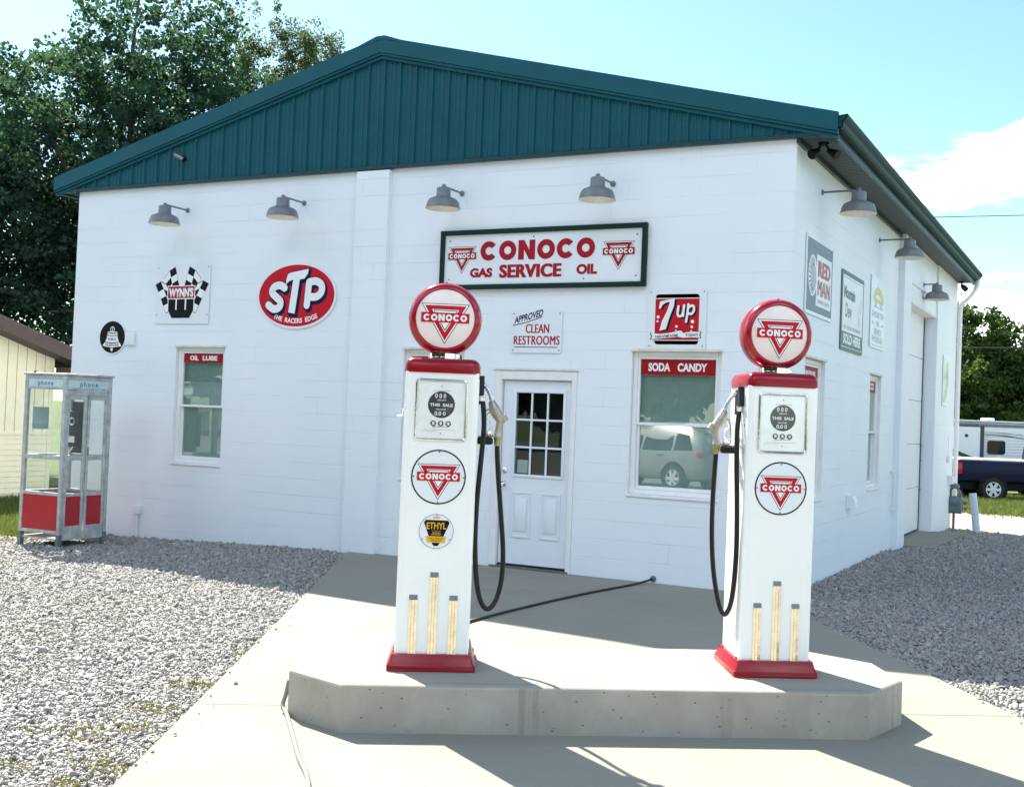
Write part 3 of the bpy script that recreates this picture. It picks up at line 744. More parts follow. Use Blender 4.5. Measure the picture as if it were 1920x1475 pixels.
# windows: double hung, vinyl, blinds behind
def window(u0, u1, v0, v1, place, label=None):
    """place = (origin, rotation): local x runs along the wall, -y outwards"""
    loc, rzr = place; w = u1-u0
    e = MB(); fw = .05
    for a, b, c, d in ((0, fw, v0, v1), (w-fw, w, v0, v1), (fw, w-fw, v1-fw, v1), (fw, w-fw, v0, v0+fw)):
        e.box(a+.002, b-.002 if b == w else b, .045, .15, c+.002 if c == v0 else c, d-.002 if d == v1 else d, 'vinyl white', .004, 1)
    win = e.build('window', bld, loc=loc, rz=rzr)
    if label: win['label'] = label
    mid = v0+(v1-v0)*.492; a0, a1 = fw, w-fw; b0, b1 = v0+fw, v1-fw; t = .028
    def sash(c0, c1, y, rail):
        s = MB()
        s.box(a0+.001, a0+t, y, y+.03, c0, c1, 'vinyl white', .003, 1); s.box(a1-t, a1-.001, y, y+.03, c0, c1, 'vinyl white', .003, 1)
        s.box(a0+t, a1-t, y, y+.03, c1-t, c1-.001, 'vinyl white', .003, 1); s.box(a0+t, a1-t, y, y+.03, c0+.001, c0+t*rail, 'vinyl white', .003, 1)
        return s.build('sash', win, (0, 0, 0))
    sash(mid-.012, b1, .055, 1.0); sash(b0, mid+.022, .088, 1.4)
    g = MB(); g.box(a0+t-.004, a1-t+.004, .072, .076, mid+.02, b1-t+.004, 'window glass'); g.build('pane', win, (0, 0, 0), smooth=0)
    g = MB(); g.box(a0+t-.004, a1-t+.004, .104, .108, b0+t*1.4-.004, mid, 'window glass'); g.build('pane', win, (0, 0, 0), smooth=0)
    bl = MB(); z = b0+.01
    while z < b1-.03:
        bl.poly([(a0-.01, .128, z), (a1+.01, .128, z), (a1+.01, .120, z+.0243), (a0-.01, .120, z+.0243)], 'blind slat'); z += .0245
    bl.box(a0+.01, a1-.01, .112, .14, b1-.03, b1-.003, 'blind slat'); bl.build('blind', win, (0, 0, 0), smooth=0, recalc=False)
    bk = MB(); bk.box(.004, w-.004, .19, .2, v0+.004, v1-.004, 'interior dark'); bk.build('backing', win, (0, 0, 0), smooth=0)
    tr = MB(); tr.box(-.012, w+.012, -.022, .05, v1-.002, v1+.028, 'aged trim', .004, 1); tr.build('lintel', win, (0, 0, 0), smooth=0)
    si = MB(); si.box(-.01, w+.01, -.02, .06, v0-.03, v0+.001, 'white trim', .006, 1); si.build('sill', win, (0, 0, 0), smooth=0)
    return win, a0+t, a1-t, mid, b1-t
def banner(words, lab, u0, place, a0, a1, top, h, fit=(.265, .30, .69, .39)):
    loc, rzr = place
    b = Art(-.066, .0006); b.rect(a0+.004, a1-.004, top-h, top-.004, 'banner red', 0)
    W = a1-a0
    if len(words) == 2:
        k = fit; b.text(words[0], a0+W*k[0], top-h*.74, h*.50, 'letter white', 2, w=W*k[1], bold=.045); b.text(words[1], a0+W*k[2], top-h*.74, h*.50, 'letter white', 2, w=W*k[3], bold=.045)
    elif words:      # lettering too small and oblique to read: a row of pale upright marks
        for rows in range(words[0]):
            hh = h*(.42 if words[0] == 1 else .26); zz = top-h*(.70 if words[0] == 1 else (.42+.36*rows)); n = 9 if words[0] == 1 else 6
            for q in range(n): b.rect(a0+W*(.12+.76*q/n), a0+W*(.12+.76*(q+.62)/n), zz, zz+hh*(1 if q % 3 else .92), 'letter white', 2)
    o = b.build('window_banner', None, loc, rzr); tag(o, lab, 'sign'); return o
FP = lambda u: ((u, 0, 0), 0.0)
SP = lambda u: ((0, u, 0), math.pi/2)
for key, words, lab, h in (('oil', ('OIL', 'LUBE'), 'red window banner reading OIL LUBE, near the phone booth', .118), ('hid', (), 'red window banner behind the left pump, mostly hidden', .12), ('soda', ('SODA', 'CANDY'), 'red window banner reading SODA CANDY, right of the door', .165)):
    u0, u1, v0, v1 = FRO[key]; _, a0, a1, mid, top = window(u0, u1, v0, v1, FP(u0))
    banner(words, lab, u0, FP(u0), a0, a1, top, h, (.265, .215, .66, .37) if key == 'oil' else (.25, .295, .69, .39))
for key, words, lab in (('w1', (1,), 'red window banner just behind the right pump globe'), ('w2', (2,), 'red banner in the narrow side window under the paper signs')):
    u0, u1, v0, v1 = SID[key]; _, a0, a1, mid, top = window(u0, u1, v0, v1, SP(u0))
    banner(words, lab, u0, SP(u0), a0, a1, top, .15)

# entrance door
d = MB(); x0, x1, z0, z1 = DOOR
for a, b, c, e in ((x0+.002, x0+.088, -.02, z1-.002), (x1-.058, x1-.002, -.02, z1-.002), (x0+.088, x1-.058, 2.105, z1-.002)):
    d.box(a, b, -.018, .16, c, e, 'white trim', .006, 1)
d.box(x0+.088, x0+.10, .06, .16, .03, 2.105, 'aged trim'); d.box(x0+.10, x1-.058, .06, .16, 2.093, 2.105, 'aged trim')
d.box(x0-.02, x1+.02, -.028, .02, z1+.001, z1+.026, 'aged trim', .005, 1)
d.box(x0+.02, x1-.02, -.03, .14, -.01, .022, 'screw steel', .004, 1)
df = d.build('door_frame', bld)
d = MB(); dx0, dx1, dz0, dz1 = -3.276, -2.412, .045, 2.092
gx0, gx1, gz0, gz1 = -3.115, -2.515, 1.045, 1.968; dy = .035
def dbox(a, b, c, e): d.box(a, b, dy, dy+.045, c, e, 'door paint')
dbox(dx0, gx0, dz0, dz1); dbox(gx1, dx1, dz0, dz1); dbox(gx0, gx1, gz1, dz1); dbox(gx0, gx1, dz0, gz0)
door = d.build('door', bld, smooth=0)
d = MB()     # raised moulding round the light, muntins, and the two lower panels
t = .028
for a, b, c, e in ((gx0-t, gx0+.006, gz0-t, gz1+t), (gx1-.006, gx1+t, gz0-t, gz1+t), (gx0+.006, gx1-.006, gz1-.006, gz1+t), (gx0+.006, gx1-.006, gz0-t, gz0+.006)):
    d.box(a, b, dy-.014, dy-.0005, c, e, 'door paint', .005, 2)
for k in (1, 2):
    u = gx0+(gx1-gx0)*k/3; d.box(u-.011, u+.011, dy-.006, dy+.010, gz0+.006, gz1-.006, 'door paint', .003, 1)
    v = gz0+(gz1-gz0)*k/3; d.box(gx0+.006, gx1-.006, dy-.004, dy+.009, v-.011, v+.011, 'door paint', .003, 1)
d.build('glazing_bars', door)
for a, b in ((-3.125, -2.885), (-2.755, -2.515)):
    d = MB()
    for (i, y) in ((0, dy-.002), (.022, dy-.013), (.034, dy-.004), (.06, dy-.012)):
        pass
    d.extr([(a, dy-.001, .34), (b, dy-.001, .34), (b, dy-.001, .855), (a, dy-.001, .855)], (0, -.003, 0), 'door paint')
    d.box(a+.0, b-.0, dy-.012, dy-.0045, .34, .365, 'door paint', .003, 1); d.box(a, b, dy-.012, dy-.0045, .83, .855, 'door paint', .003, 1)
    d.box(a, a+.022, dy-.012, dy-.0045, .366, .829, 'door paint', .003, 1); d.box(b-.022, b, dy-.012, dy-.0045, .366, .829, 'door paint', .003, 1)
    d.box(a+.045, b-.045, dy-.013, dy-.0045, .41, .785, 'door paint', .006, 2); d.build('door_panel', door)
d = MB(); d.box(gx0, gx1, dy+.014, dy+.018, gz0, gz1, 'door glass'); d.build('pane', door, smooth=0)
d = MB(); d.box(gx0-.03, gx1+.03, dy+.3, dy+.31, gz0-.2, gz1+.1, 'interior dark'); d.build('backing', door, smooth=0)
d = MB(); d.box(gx0+.03, gx0+.165, dy+.020, dy+.022, gz0+.02, gz0+.165, 'paper'); d.build('paper_notice', door, smooth=0)
d = MB(); d.lathe([(.033, dy-.001), (.033, dy-.008), (.013, dy-.012), (.013, dy-.035), (.024, dy-.045), (.029, dy-.058), (.022, dy-.07), (0, dy-.073)], 'chrome', 24, 'Y', (-3.232, 0, .935)); d.build('door_knob', door)
d = MB(); d.lathe([(.032, dy-.001), (.030, dy-.018), (.022, dy-.024), (0, dy-.026)], 'chrome', 24, 'Y', (-3.228, 0, 1.085)); d.build('deadbolt', door)
d = MB(); d.box(dx0, dx1, .03, .07, .024, .046, 'rubber dull'); d.build('door_sweep', door, smooth=0)

# ------------------------------------------------------------------ barn lamps
def lamp_parts(parent, arm):
    a = MB(); a.lathe([(.032, 0), (.032, -.012), (.014, -.02)], 'lamp grey', 20, 'Y'); a.tube([(0, -.01, 0), (0, -arm, .004)], .0115, 'lamp grey', 10)
    a.lathe([(.022, -.02), (.024, .01), (.018, .026), (0, .03)], 'lamp grey', 16, 'Z', (0, -arm, 0)); a.build('arm', parent)
    s = MB()
    s.lathe([(.0, -.012), (.070, -.014), (.078, -.022), (.080, -.10), (.088, -.118), (.125, -.132), (.160, -.150), (.180, -.185), (.193, -.243), (.197, -.248), (.196, -.252)], 'lamp grey', 44, 'Z', (0, -arm, 0), cap=False)
    sh = s.build('shade', parent)
    s = MB(); s.lathe([(.1945, -.2515), (.190, -.244), (.176, -.19), (.155, -.16), (.10, -.14), (.0, -.135)], 'lamp inside', 44, 'Z', (0, -arm, 0), cap=False); s.build('reflector', sh)
    s = MB(); s.lathe([(.02, -.14), (.028, -.17), (.036, -.20), (.03, -.222), (0, -.232)], 'bulb glass', 20, 'Z', (0, -arm, 0)); s.build('bulb', parent)
LAMPS = [('grey barn lamp above the checkered flag sign', (-8.154, 0, 4.246), 0, .40), ('grey barn lamp above the red oval sign', (-6.217, 0, 4.248), 0, .40),
         ('grey barn lamp over the left end of the green framed sign', (-3.918, 0, 4.247), 0, .405), ('grey barn lamp over the right end of the green framed sign', (-2.009, 0, 4.251), 0, .405),
         ('grey barn lamp on the side wall above the slate blue sign', (0, 1.105, 4.268), math.pi/2, .415), ('grey barn lamp on the side wall near the pier', (0, 4.378, 4.262), math.pi/2, .41),
         ('grey short armed lamp above the overhead door, farthest back', (HX, 7.853, 4.09), math.pi/2, .21)]
l0 = None
for i, (lab, loc, rzr, arm) in enumerate(LAMPS):
    t = thing('barn_lamp', lab, 'lamp', loc, rzr, 'barn lamps along the walls')
    if i in (0, 6): lamp_parts(t, arm); l0 = t if i == 0 else l0
    else:
        for ch in list(l0.children):
            c = ch.copy(); COL.objects.link(c); c.parent = t
            for g in ch.children: gg = g.copy(); COL.objects.link(gg); gg.parent = c
# ------------------------------------------------------------------ signs on the front wall
def panel(x0, x1, z0, z1, loc, rzr, name, lab, t=.012, mat='panel white', round_=.012):
    """thin enamelled sheet; local origin at the lower left corner"""
    o = MB(); o.box(0, x1-x0, -t, -.002, 0, z1-z0, mat, 0)
    es = [e for e in o.bm.edges if abs(e.verts[0].co.y-e.verts[1].co.y) > 1e-5]
    if round_: bmesh.ops.bevel(o.bm, geom=es, offset=round_, segments=4, profile=.5, affect='EDGES')
    th = thing(name, lab, 'sign', loc, rzr); o.build('panel', th, smooth=30); return th
Tt = .012
# long sign in a green wooden frame
cw, ch = 2.522, .623
t = panel(0, cw, 0, ch, (-4.123, -.012, 3.155), 0, 'framed_sign', 'long white sign in a dark green frame over the door', t=.02, round_=0)
f = MB(); fw = .054
f.box(-.03, cw+.03, -.05, -.0, ch-fw+.03, ch+.03, 'sign green', .004, 1); f.box(-.03, cw+.03, -.05, -.0, -.03, fw-.03, 'sign green', .004, 1)
f.box(-.03, fw-.03, -.048, -.0, fw-.03+.0005, ch-fw+.03-.0005, 'sign green', .004, 1); f.box(cw-fw+.03, cw+.03, -.048, -.0, fw-.03+.0005, ch-fw+.03-.0005, 'sign green', .004, 1)
f.build('frame', t)
a = Art(Tt+.010)
a.heavy('CONOCO', cw*.484, ch*.475, .222, 'sign maroon', 1, 1.44, gap=.10, th=.42)
a.text('GAS', cw*.206, ch*.185, .098, 'sign maroon', 1, w=.295, bold=.055); a.text('SERVICE', cw*.453, ch*.165, .142, 'sign maroon', 1, w=.775, bold=.028, spacing=1.06, dbl=.014); a.text('OIL', cw*.734, ch*.20, .104, 'sign maroon', 1, w=.25, bold=.055)
a.build('lettering', t)
for k, (mx, mz) in enumerate(((cw*.103, ch*.575), (cw*.882, ch*.575))):
    a = Art(Tt+.010); a.triangle_mark(mx, mz, .186, 1, 'sign maroon'); a.build('emblem', t)
a = Art(Tt+.010); a.screws([(.09, ch-.09), (cw/2-.08, ch-.07), (cw-.09, ch-.09), (.09, .09), (cw*.72, .07), (cw-.09, .09)], 1, .010); a.build('screws', t)

# restroom sign
w, h = .636, .469
t = panel(0, w, 0, h, (-3.19, -.004, 2.407), 0, 'restroom_sign', 'small white sign about approved clean restrooms above the door')
a = Art(Tt)
a.text('APPROVED', .035, h*.70, .070, 'sign navy', 1, w=.37, bold=.03, shear=.35, rot=.24, align='L')
a.stroke([(.022, h*.655), (.20, h*.735), (.385, h*.855)], .010, 'sign navy', 1)
a.text('CLEAN', w*.515, h*.475, .098, 'sign maroon', 1, w=.29, bold=.0, dbl=.007); a.text('RESTROOMS', w*.505, h*.195, .098, 'sign maroon', 1, w=.572, bold=.0, spacing=1.08, dbl=.007)
a.rect(.045, w-.045, h*.128, h*.146, 'sign navy', 1); a.screws([(.03, h-.03), (w-.03, h-.03), (.03, .03), (w-.03, .03)], 2, .009); a.build('lettering', t)

# soda sign over the right window
w, h = .653, .629
t = panel(0, w, 0, h, (-1.543, -.004, 2.466), 0, 'soda_sign', 'square red soda sign above the banner window', round_=.02)
a = Art(Tt, .0007)
def rr(x0, x1, z0, z1, r, top=True, bot=True, n=6):
    p = []
    def arc(cx, cz, a0): return [(cx+r*math.cos(R(a0+90*i/n)), cz+r*math.sin(R(a0+90*i/n))) for i in range(n+1)]
    p += arc(x1-r, z1-r, 0)+arc(x0+r, z1-r, 90) if top else [(x1, z1), (x0, z1)]
    p += arc(x0+r, z0+r, 180)+arc(x1-r, z0+r, 270) if bot else [(x0, z0), (x1, z0)]
    return p
X0, X1 = .085, .575
a.pg(rr(X0, X1, .045, .575, .035), 'sign black', 0); a.rect(X0, X1, .085, .535, 'letter white', 1); a.rect(X0, X1, .093, .527, 'sign red', 2)
sev = [(.125, .425), (.138, .500), (.205, .513), (.300, .530), (.295, .455), (.245, .320), (.212, .205), (.140, .190), (.165, .290), (.222, .405), (.247, .492), (.205, .488), (.165, .462), (.147, .425)]
a.pg([(x+.024, z-.014) for x, z in sev], 'sign black', 3); a.pg(sev, 'letter white', 5)
for (dx, dz, m, L, wd) in ((.014, -.012, 'sign black', 3, .034), (0, 0, 'letter white', 5, .026)):
    a.stroke([(.345, .445), (.338, .375), (.348, .345), (.378, .345), (.398, .375)], wd, m, L, d=(dx, dz)); a.stroke([(.408, .455), (.40, .385), (.40, .345)], wd, m, L+1, d=(dx, dz))
    a.stroke([(.455, .465), (.445, .36), (.435, .285)], wd, m, L, d=(dx, dz)); a.stroke([(.462, .435), (.49, .452), (.515, .44), (.515, .395), (.49, .365), (.458, .372)], wd, m, L+1, d=(dx, dz))
for x, z, r in ((.12, .335, .017), (.115, .29, .012), (.33, .235, .014), (.325, .19, .010), (.505, .285, .019), (.50, .23, .014), (.495, .185, .011)): a.disc(x, z, r, 'letter white', 4, n=20)
rib = [(.045, .165), (.06, .135), (.05, .10), (.14, .105), (.25, .115), (.35, .125), (.41, .115), (.50, .12), (.60, .118), (.585, .145), (.60, .178), (.50, .18), (.44, .172), (.41, .165), (.385, .19), (.36, .19), (.25, .165), (.14, .155)]
def grow(p, k): 
    c = (sum(q[0] for q in p)/len(p), sum(q[1] for q in p)/len(p)); return [(c[0]+(x-c[0])*(1+k*.3), c[1]+(z-c[1])*(1+k)) for x, z in p]
a.pg(grow(rib, .14), 'sign black', 6); a.pg(rib, 'letter white', 7)
a.text('TAKE SOME HOME', .222, .120, .026, 'sign black', 8, w=.26, bold=.03, rot=.07); a.text('TODAY!', .502, .132, .026, 'sign black', 8, w=.135, bold=.03, rot=.02)
a.screws([(.03, h-.03), (w-.03, h-.03), (.03, .03), (w-.03, .03)], 1, .008); a.build('artwork', t)

# checkered flag sign
w, h = .945, .786
t = panel(0, w, 0, h, (-8.643, -.004, 2.743), 0, 'flag_sign', 'white sign with checkered racing flags', round_=.006)
a = Art(Tt, .0008)
for sg in (-1, 1):
    def X(u): return w*.485+sg*u
    # two flags per side: a grid sheared outwards
    def flag(P00, du, dv, bend, nu, nv, L, par):
        def Q(i, j):
            k = i/nu; return (X(P00[0]+du[0]*i/nu+dv[0]*j/nv), P00[1]+du[1]*i/nu+dv[1]*j/nv+bend*math.sin(math.pi*k*1.4))
        edge = [Q(i, 0) for i in range(nu+1)]+[Q(nu, j) for j in range(1, nv+1)]+[Q(i, nv) for i in range(nu-1, -1, -1)]+[Q(0, j) for j in range(nv-1, 0, -1)]
        a.pg(grow(edge, .05), 'sign black', L)
        for i in range(nu):
            for j in range(nv): a.pg([Q(i, j), Q(i+1, j), Q(i+1, j+1), Q(i, j+1)], 'sign black' if (i+j+par) % 2 else 'letter white', L+1)
    flag((.125, .745), (.20, -.125), (-.105, -.33), .02, 2, 4, 1, 1)
    flag((.275, .52), (.19, .025), (-.205, -.37), .03, 2, 4, 3, 0)
    flag((.275, .52), (.19, .025), (-.205, -.37), .03, 2, 4, 3, 0) if False else None
a.pg([(w*.485-.235, .335), (w*.485-.235, .17), (w*.485-.16, .065), (w*.485+.16, .065), (w*.485+.235, .17), (w*.485+.235, .335)], 'letter white', 5)
a.pg([(w*.485-.222, .335), (w*.485-.222, .175), (w*.485-.155, .075), (w*.485+.155, .075), (w*.485+.222, .175), (w*.485+.222, .335)], 'sign black', 6)
for dx in (-.082, .082): a.rect(w*.485+dx-.012, w*.485+dx+.012, .185, .335, 'letter white', 7)
a.rect(w*.485-.245, w*.485+.245, .325, .505, 'letter white', 8); a.rect(w*.485-.232, w*.485+.232, .338, .494, 'sign maroon', 9)
a.text("WYNN'S", w*.485, .362, .108, 'letter white', 10, w=.43, bold=.05)
a.screws([(.03, h-.04), (w-.03, h-.04), (.03, .12), (w-.03, .12)], 1, .009); a.build('artwork', t)

# oval sign
t = thing('oval_sign', 'large red oval sign with slanting white letters', 'sign', (-6.272, -.004, 3.086))
o = MB(); o.extr([(.622*math.cos(2*math.pi*k/72), -.012, .413*math.sin(2*math.pi*k/72)) for k in range(72)], (0, .01, 0), 'panel white'); o.build('panel', t)
a = Art(Tt, .0007); a.disc(0, .005, .592, 'sign red', 1, .386, n=72)
def stp(d, m, L, gw):
    s_ = .122+gw
    def q(*pp): return [(((px-1085)/730-.5)*1.184, (.5-(py-85)/605)*.772) for px, py in pp]
    a.stroke(q((1336, 306), (1292, 280), (1236, 296), (1216, 348), (1258, 396), (1300, 440), (1292, 494), (1240, 514), (1184, 474)), s_*.80, m, L, d=d)
    g = gw/2
    a.pg([(x+d[0], z+d[1]) for x, z in [(-.165-g, .145-g), (-.160-g, .215), (-.135, .275+g), (-.09, .295+g), (.185+g, .335+g), (.175+g, .275), (.125+g, .215-g), (.052+g, .205-g), (-.008+g, -.222-g), (-.11-g, -.205-g), (-.052-g, .205-g), (-.115, .185-g)]], m, L+1)
    a.stroke(q((1572, 262), (1558, 480)), s_*.78, m, L, smooth=False, d=d); a.stroke(q((1572, 256), (1636, 246), (1690, 282), (1694, 350), (1650, 396), (1580, 398)), s_*.78, m, L+1, d=d)
stp((.022, -.030), 'sign navy', 2, .040); stp((.006, -.008), 'sign navy', 4, .045); stp((0, 0), 'letter white', 6, 0)
a.text('THE  RACERS  EDGE', 0, -.338, .058, 'letter white', 3, w=.72, bold=.03, arc=.95); a.build('artwork', t)

# public telephone disc and the white bracket box beside it
t = thing('telephone_sign', 'round black sign with a white bell, above the phone booth', 'sign', (-9.415, -.004, 2.563))
o = MB(); o.extr([(.252*math.cos(2*math.pi*k/48), -.012, .232*math.sin(2*math.pi*k/48)) for k in range(48)], (0, .01, 0), 'panel white'); o.build('panel', t)
a = Art(Tt, .0007); a.disc(0, 0, .238, 'sign black', 1, .218)
for x0_, x1_, z0_, z1_ in (): pass
a.pg([(-.088, .075), (-.082, .060), (.092, .058), (.096, .072), (.0, .078)], 'letter white', 2); a.pg([(-.096, .052), (-.094, .030), (.0, .022), (.100, .030), (.100, .050), (.0, .044)], 'letter white', 2)
a.pg([(-.098, .020), (-.10, -.01), (-.130, -.065), (.0, -.075), (.132, -.065), (.104, -.01), (.10, .020), (.0, .012)], 'letter white', 2)
a.pg([(-.142, -.075), (-.178, -.118), (-.09, -.136), (.03, -.140), (.18, -.125), (.145, -.074), (.0, -.087)], 'letter white', 2)
a.pg([(-.03, -.150), (-.022, -.175), (-.006, -.195), (.012, -.195), (.026, -.15)], 'letter white', 2)
for dx in (-1, 0, 1): a.stroke([(dx*.028, .082), (dx*.036, .115), (dx*.018, .135), (0, .14)] if dx else [(0, .082), (0, .142)], .011, 'letter white', 2 if not dx else 3)
a.text('PUBLIC', 0, -.043, .032, 'sign black', 3, w=.155, bold=.02); a.text('TELEPHONE', 0, -.122, .030, 'sign black', 3, w=.25, bold=.02); a.build('artwork', t)
mb = MB(); mb.box(-9.15, -8.985, -.045, -.002, 2.455, 2.625, 'panel white', .008, 2)
tag(mb.build('junction_box'), 'flat white box on the wall next to the bell sign', 'electric box')

# ------------------------------------------------------------------ signs on the side wall
RZ = math.pi/2
y0, y1, z0, z1 = .472, 1.683, 2.897, 3.732; w, h = y1-y0, z1-z0
t = panel(0, w, 0, h, (.004, y0, z0), RZ, 'tobacco_sign', 'slate blue sign with faded red block letters on the side wall', round_=.004)
a = Art(Tt); a.rect(.035, w-.035, .035, h-.035, 'faded slate', 1)
a.text("AMERICA'S BEST CHEW", w*.54, h*.875, .052, 'pale grey print', 2, w=w*.62, bold=.01)
a.rect(w*.36, w*.93, h*.135, h*.80, 'letter white', 2); a.text('RED', w*.635, h*.53, h*.20, 'faded red', 3, w=w*.45, bold=.03, spacing=1.08, dbl=.03); a.text('MAN', w*.635, h*.275, h*.20, 'faded red', 3, w=w*.45, bold=.0, spacing=1.08, dbl=.035)
a.text('CHEWING TOBACCO', w*.645, h*.18, .036, 'mid grey print', 3, w=w*.46, bold=.01)
a.disc(w*.225, h*.50, w*.155, 'letter white', 3, h*.265); a.disc(w*.25, h*.48, w*.10, 'pale grey print', 4, h*.18)
for k in range(13):
    an = R(70+k*17); a.stroke([(w*.235+w*.085*math.cos(an), h*.49+h*.155*math.sin(an)), (w*.225+w*.135*math.cos(an), h*.5+h*.235*math.sin(an))], .016, 'mid grey print', 5, smooth=False)
a.screws([(.02, h-.02), (w/2, h-.018), (w-.02, h-.02), (.02, .02), (w-.02, .02), (w-.018, h*.25)], 2, .010); a.build('artwork', t)

y0, y1, z0, z1 = 2.162, 3.405, 2.633, 3.582; w, h = y1-y0, z1-z0
t = panel(0, w, 0, h, (.004, y0, z0), RZ, 'drink_sign', 'green bordered white soft drink sign, sold here panel at the bottom', round_=.02, mat='faded green')
a = Art(Tt); a.rect(.05, w-.05, h*.235, h-.055, 'letter white', 1); a.rect(.066, w-.066, h-.083, h-.079, 'sign green', 2)
a.text('Mountain', w*.34, h*.665, .135, 'faded green', 2, w=w*.50, bold=.045, rot=-.02); a.text('Dew', w*.31, h*.425, .17, 'mid grey print', 2, w=w*.28, bold=.02)
a.text("IT'LL TICKLE YORE INNARDS!", w*.5, h*.275, .040, 'faded red', 2, w=w*.76, bold=.012)
for (x, z, r) in ((.80, .44, .07), (.74, .52, .05), (.83, .56, .06), (.76, .61, .045), (.86, .66, .05), (.79, .38, .05)): a.ring(w*x, h*z, r*.5, r*.62, 'pale grey print', 2+int(x*100) % 3, n=14)
a.text('SOLD HERE', w*.5, h*.095, .115, 'letter white', 1, w=w*.78, bold=.05); a.rect(.055, w-.055, h*.04, h*.048, 'letter white', 1)
a.screws([(.06, .03), (w-.06, .03), (.06, h-.03), (w-.06, h-.03), (w-.03, h*.82)], 2, .010); a.build('artwork', t)

y0, y1, z0, z1 = 3.882, 4.835, 2.792, 3.738; w, h = y1-y0, z1-z0
t = panel(0, w, 0, h, (.004, y0, z0), RZ, 'towing_sign', 'white sign with faded yellow picture and grey text lines', round_=.006)
a = Art(Tt); a.stroke([(w*.2, h*.70), (w*.35, h*.80), (w*.62, h*.80), (w*.84, h*.70)], .10, 'faded yellow', 1); a.rect(w*.22, w*.80, h*.645, h*.705, 'faded yellow', 2)
a.ring(w*.33, h*.63, .025, .045, 'pale grey print', 3, n=20); a.ring(w*.70, h*.63, .025, .045, 'pale grey print', 3, n=20); a.rect(w*.2, w*.86, h*.575, h*.59, 'pale grey print', 1)
a.stroke([(w*.45, h*.82), (w*.50, h*.93)], .014, 'faded green', 1, smooth=False)
a.text('24 HOUR TOW', w*.5, h*.435, h*.085, 'pale grey print', 1, w=w*.84, bold=.03); a.text('IN', w*.5, h*.315, h*.075, 'pale grey print', 1, w=w*.22, bold=.03)
a.text('SERVICE', w*.5, h*.195, h*.085, 'pale grey print', 1, w=w*.50, bold=.03); a.text('PHONE 65-J', w*.5, h*.085, h*.085, 'pale grey print', 1, w=w*.74, bold=.03)
for dx in (-1, 1): a.stroke([(w*(.5+dx*.30), h*.33), (w*(.5+dx*.38), h*.36)], .02, 'faded green', 1, smooth=False)
a.rect(w*.12, w*.88, h*.035, h*.042, 'mid grey print', 1); a.screws([(.025, h-.025), (w-.025, h-.025), (.025, .03), (w-.025, .03)], 2, .009); a.build('artwork', t)

y0, y1, z0, z1 = 10.05, 10.80, 2.19, 3.10; w, h = y1-y0, z1-z0
t = panel(0, w, 0, h, (BX+.004, y0, z0), RZ, 'foil_sign', 'shiny white framed sign beyond the overhead door', round_=.004)
a = Art(Tt); a.rect(.06, w-.05, .05, h-.05, 'foil print', 1); a.build('artwork', t)

# ------------------------------------------------------------------ small fittings on the walls
def vent(loc, lab):
    m = MB(); m.box(-.10, .10, -.018, -.001, -.095, .095, 'white trim', .004, 1)
    m.extr([(-.075, -.018, -.07), (-.075, -.018, .085), (-.075, -.075, .075), (-.075, -.105, .02), (-.075, -.105, -.07)], (.15, 0, 0), 'panel white')
    tag(m.build('vent_hood', None, loc, RZ), lab, 'vent', 'vent hoods on the side wall')
vent((0, 2.92, .80), 'white vent hood low on the side wall nearest the right pump'); vent((BX, 11.2, .82), 'white vent hood at the far end of the side wall'); vent((DX, 7.05, .80), 'white vent hood low inside the door bay')
m = MB(); m.box(-.07, .07, -.05, -.001, -.06, .06, 'vinyl white', .006, 1); m.tube([(0, -.02, .06), (0, -.02, .40)], .008, 'vinyl white', 8)
tag(m.build('outlet_box', None, (BX, 11.0, 1.21), RZ), 'small white box with a thin wire above the far vent', 'electric box')
m = MB(); m.box(-.045, .045, -.05, -.001, .215, .33, 'white trim', .006, 1); m.tube([(0, -.022, .22), (0, -.022, -.25)], .016, 'white trim', 12)
tag(m.build('conduit_box', None, (-8.79, 0, -.02), 0), 'white conduit stub with a box, low on the wall by the booth', 'conduit')
m = MB(); m.tube(crom([(0, -.001, .55), (0, -.05, .55), (0, -.055, .5), (0, -.055, .05), (0, -.05, 0), (0, -.001, 0)], 5), .014, 'white trim', 10); m.box(-.03, .03, -.03, -.001, .53, .58, 'white trim', .004, 1)
tag(m.build('wall_handle', None, (0.0, 5.78, .55), RZ), 'white upright pipe handle on the wall before the pier', 'handle')
def heads(loc, rzr, lab, n=2):
    t = thing('flood_light', lab, 'light', loc, rzr, 'dark flood lights under the eaves')
    b = MB(); b.lathe([(.055, .0), (.055, -.018), (.02, -.03)], 'sign black', 20); b.build('base', t)
    for k in range(n):
        sx = (-.06, .06)[k] if n == 2 else 0; s = MB(); s.tube([(sx*.4, 0, -.02), (sx, -.02, -.075)], .012, 'sign black', 8)
        d = Vector((sx*2.2, -.10, -.10)).normalized(); c = Vector((sx, -.02, -.085))
        s.tube([c-d*.02, c+d*.015, c+d*.08, c+d*.105], [.022, .034, .05, .052], 'sign black', 16); s.build('lamp_head', t)
heads((.20, .28, 4.60), .4, 'dark twin flood light under the front corner of the soffit'); heads((-.02+.2, WL-.25, 4.60), RZ, 'dark twin flood light under the far end of the soffit')
t = thing('security_camera', 'small dark camera on the green gable', 'camera', (-8.22, -.05, 4.93))
m = MB(); m.lathe([(.04, 0), (.04, -.015), (.012, -.03)], 'sign black', 16, 'Y'); m.tube([(0, -.02, 0), (-.02, -.08, .0)], .012, 'sign black', 8); m.build('bracket', t)
m = MB(); m.tube([(.035, -.05, -.02), (-.05, -.12, .03)], .03, 'screw steel', 14); m.build('housing', t)
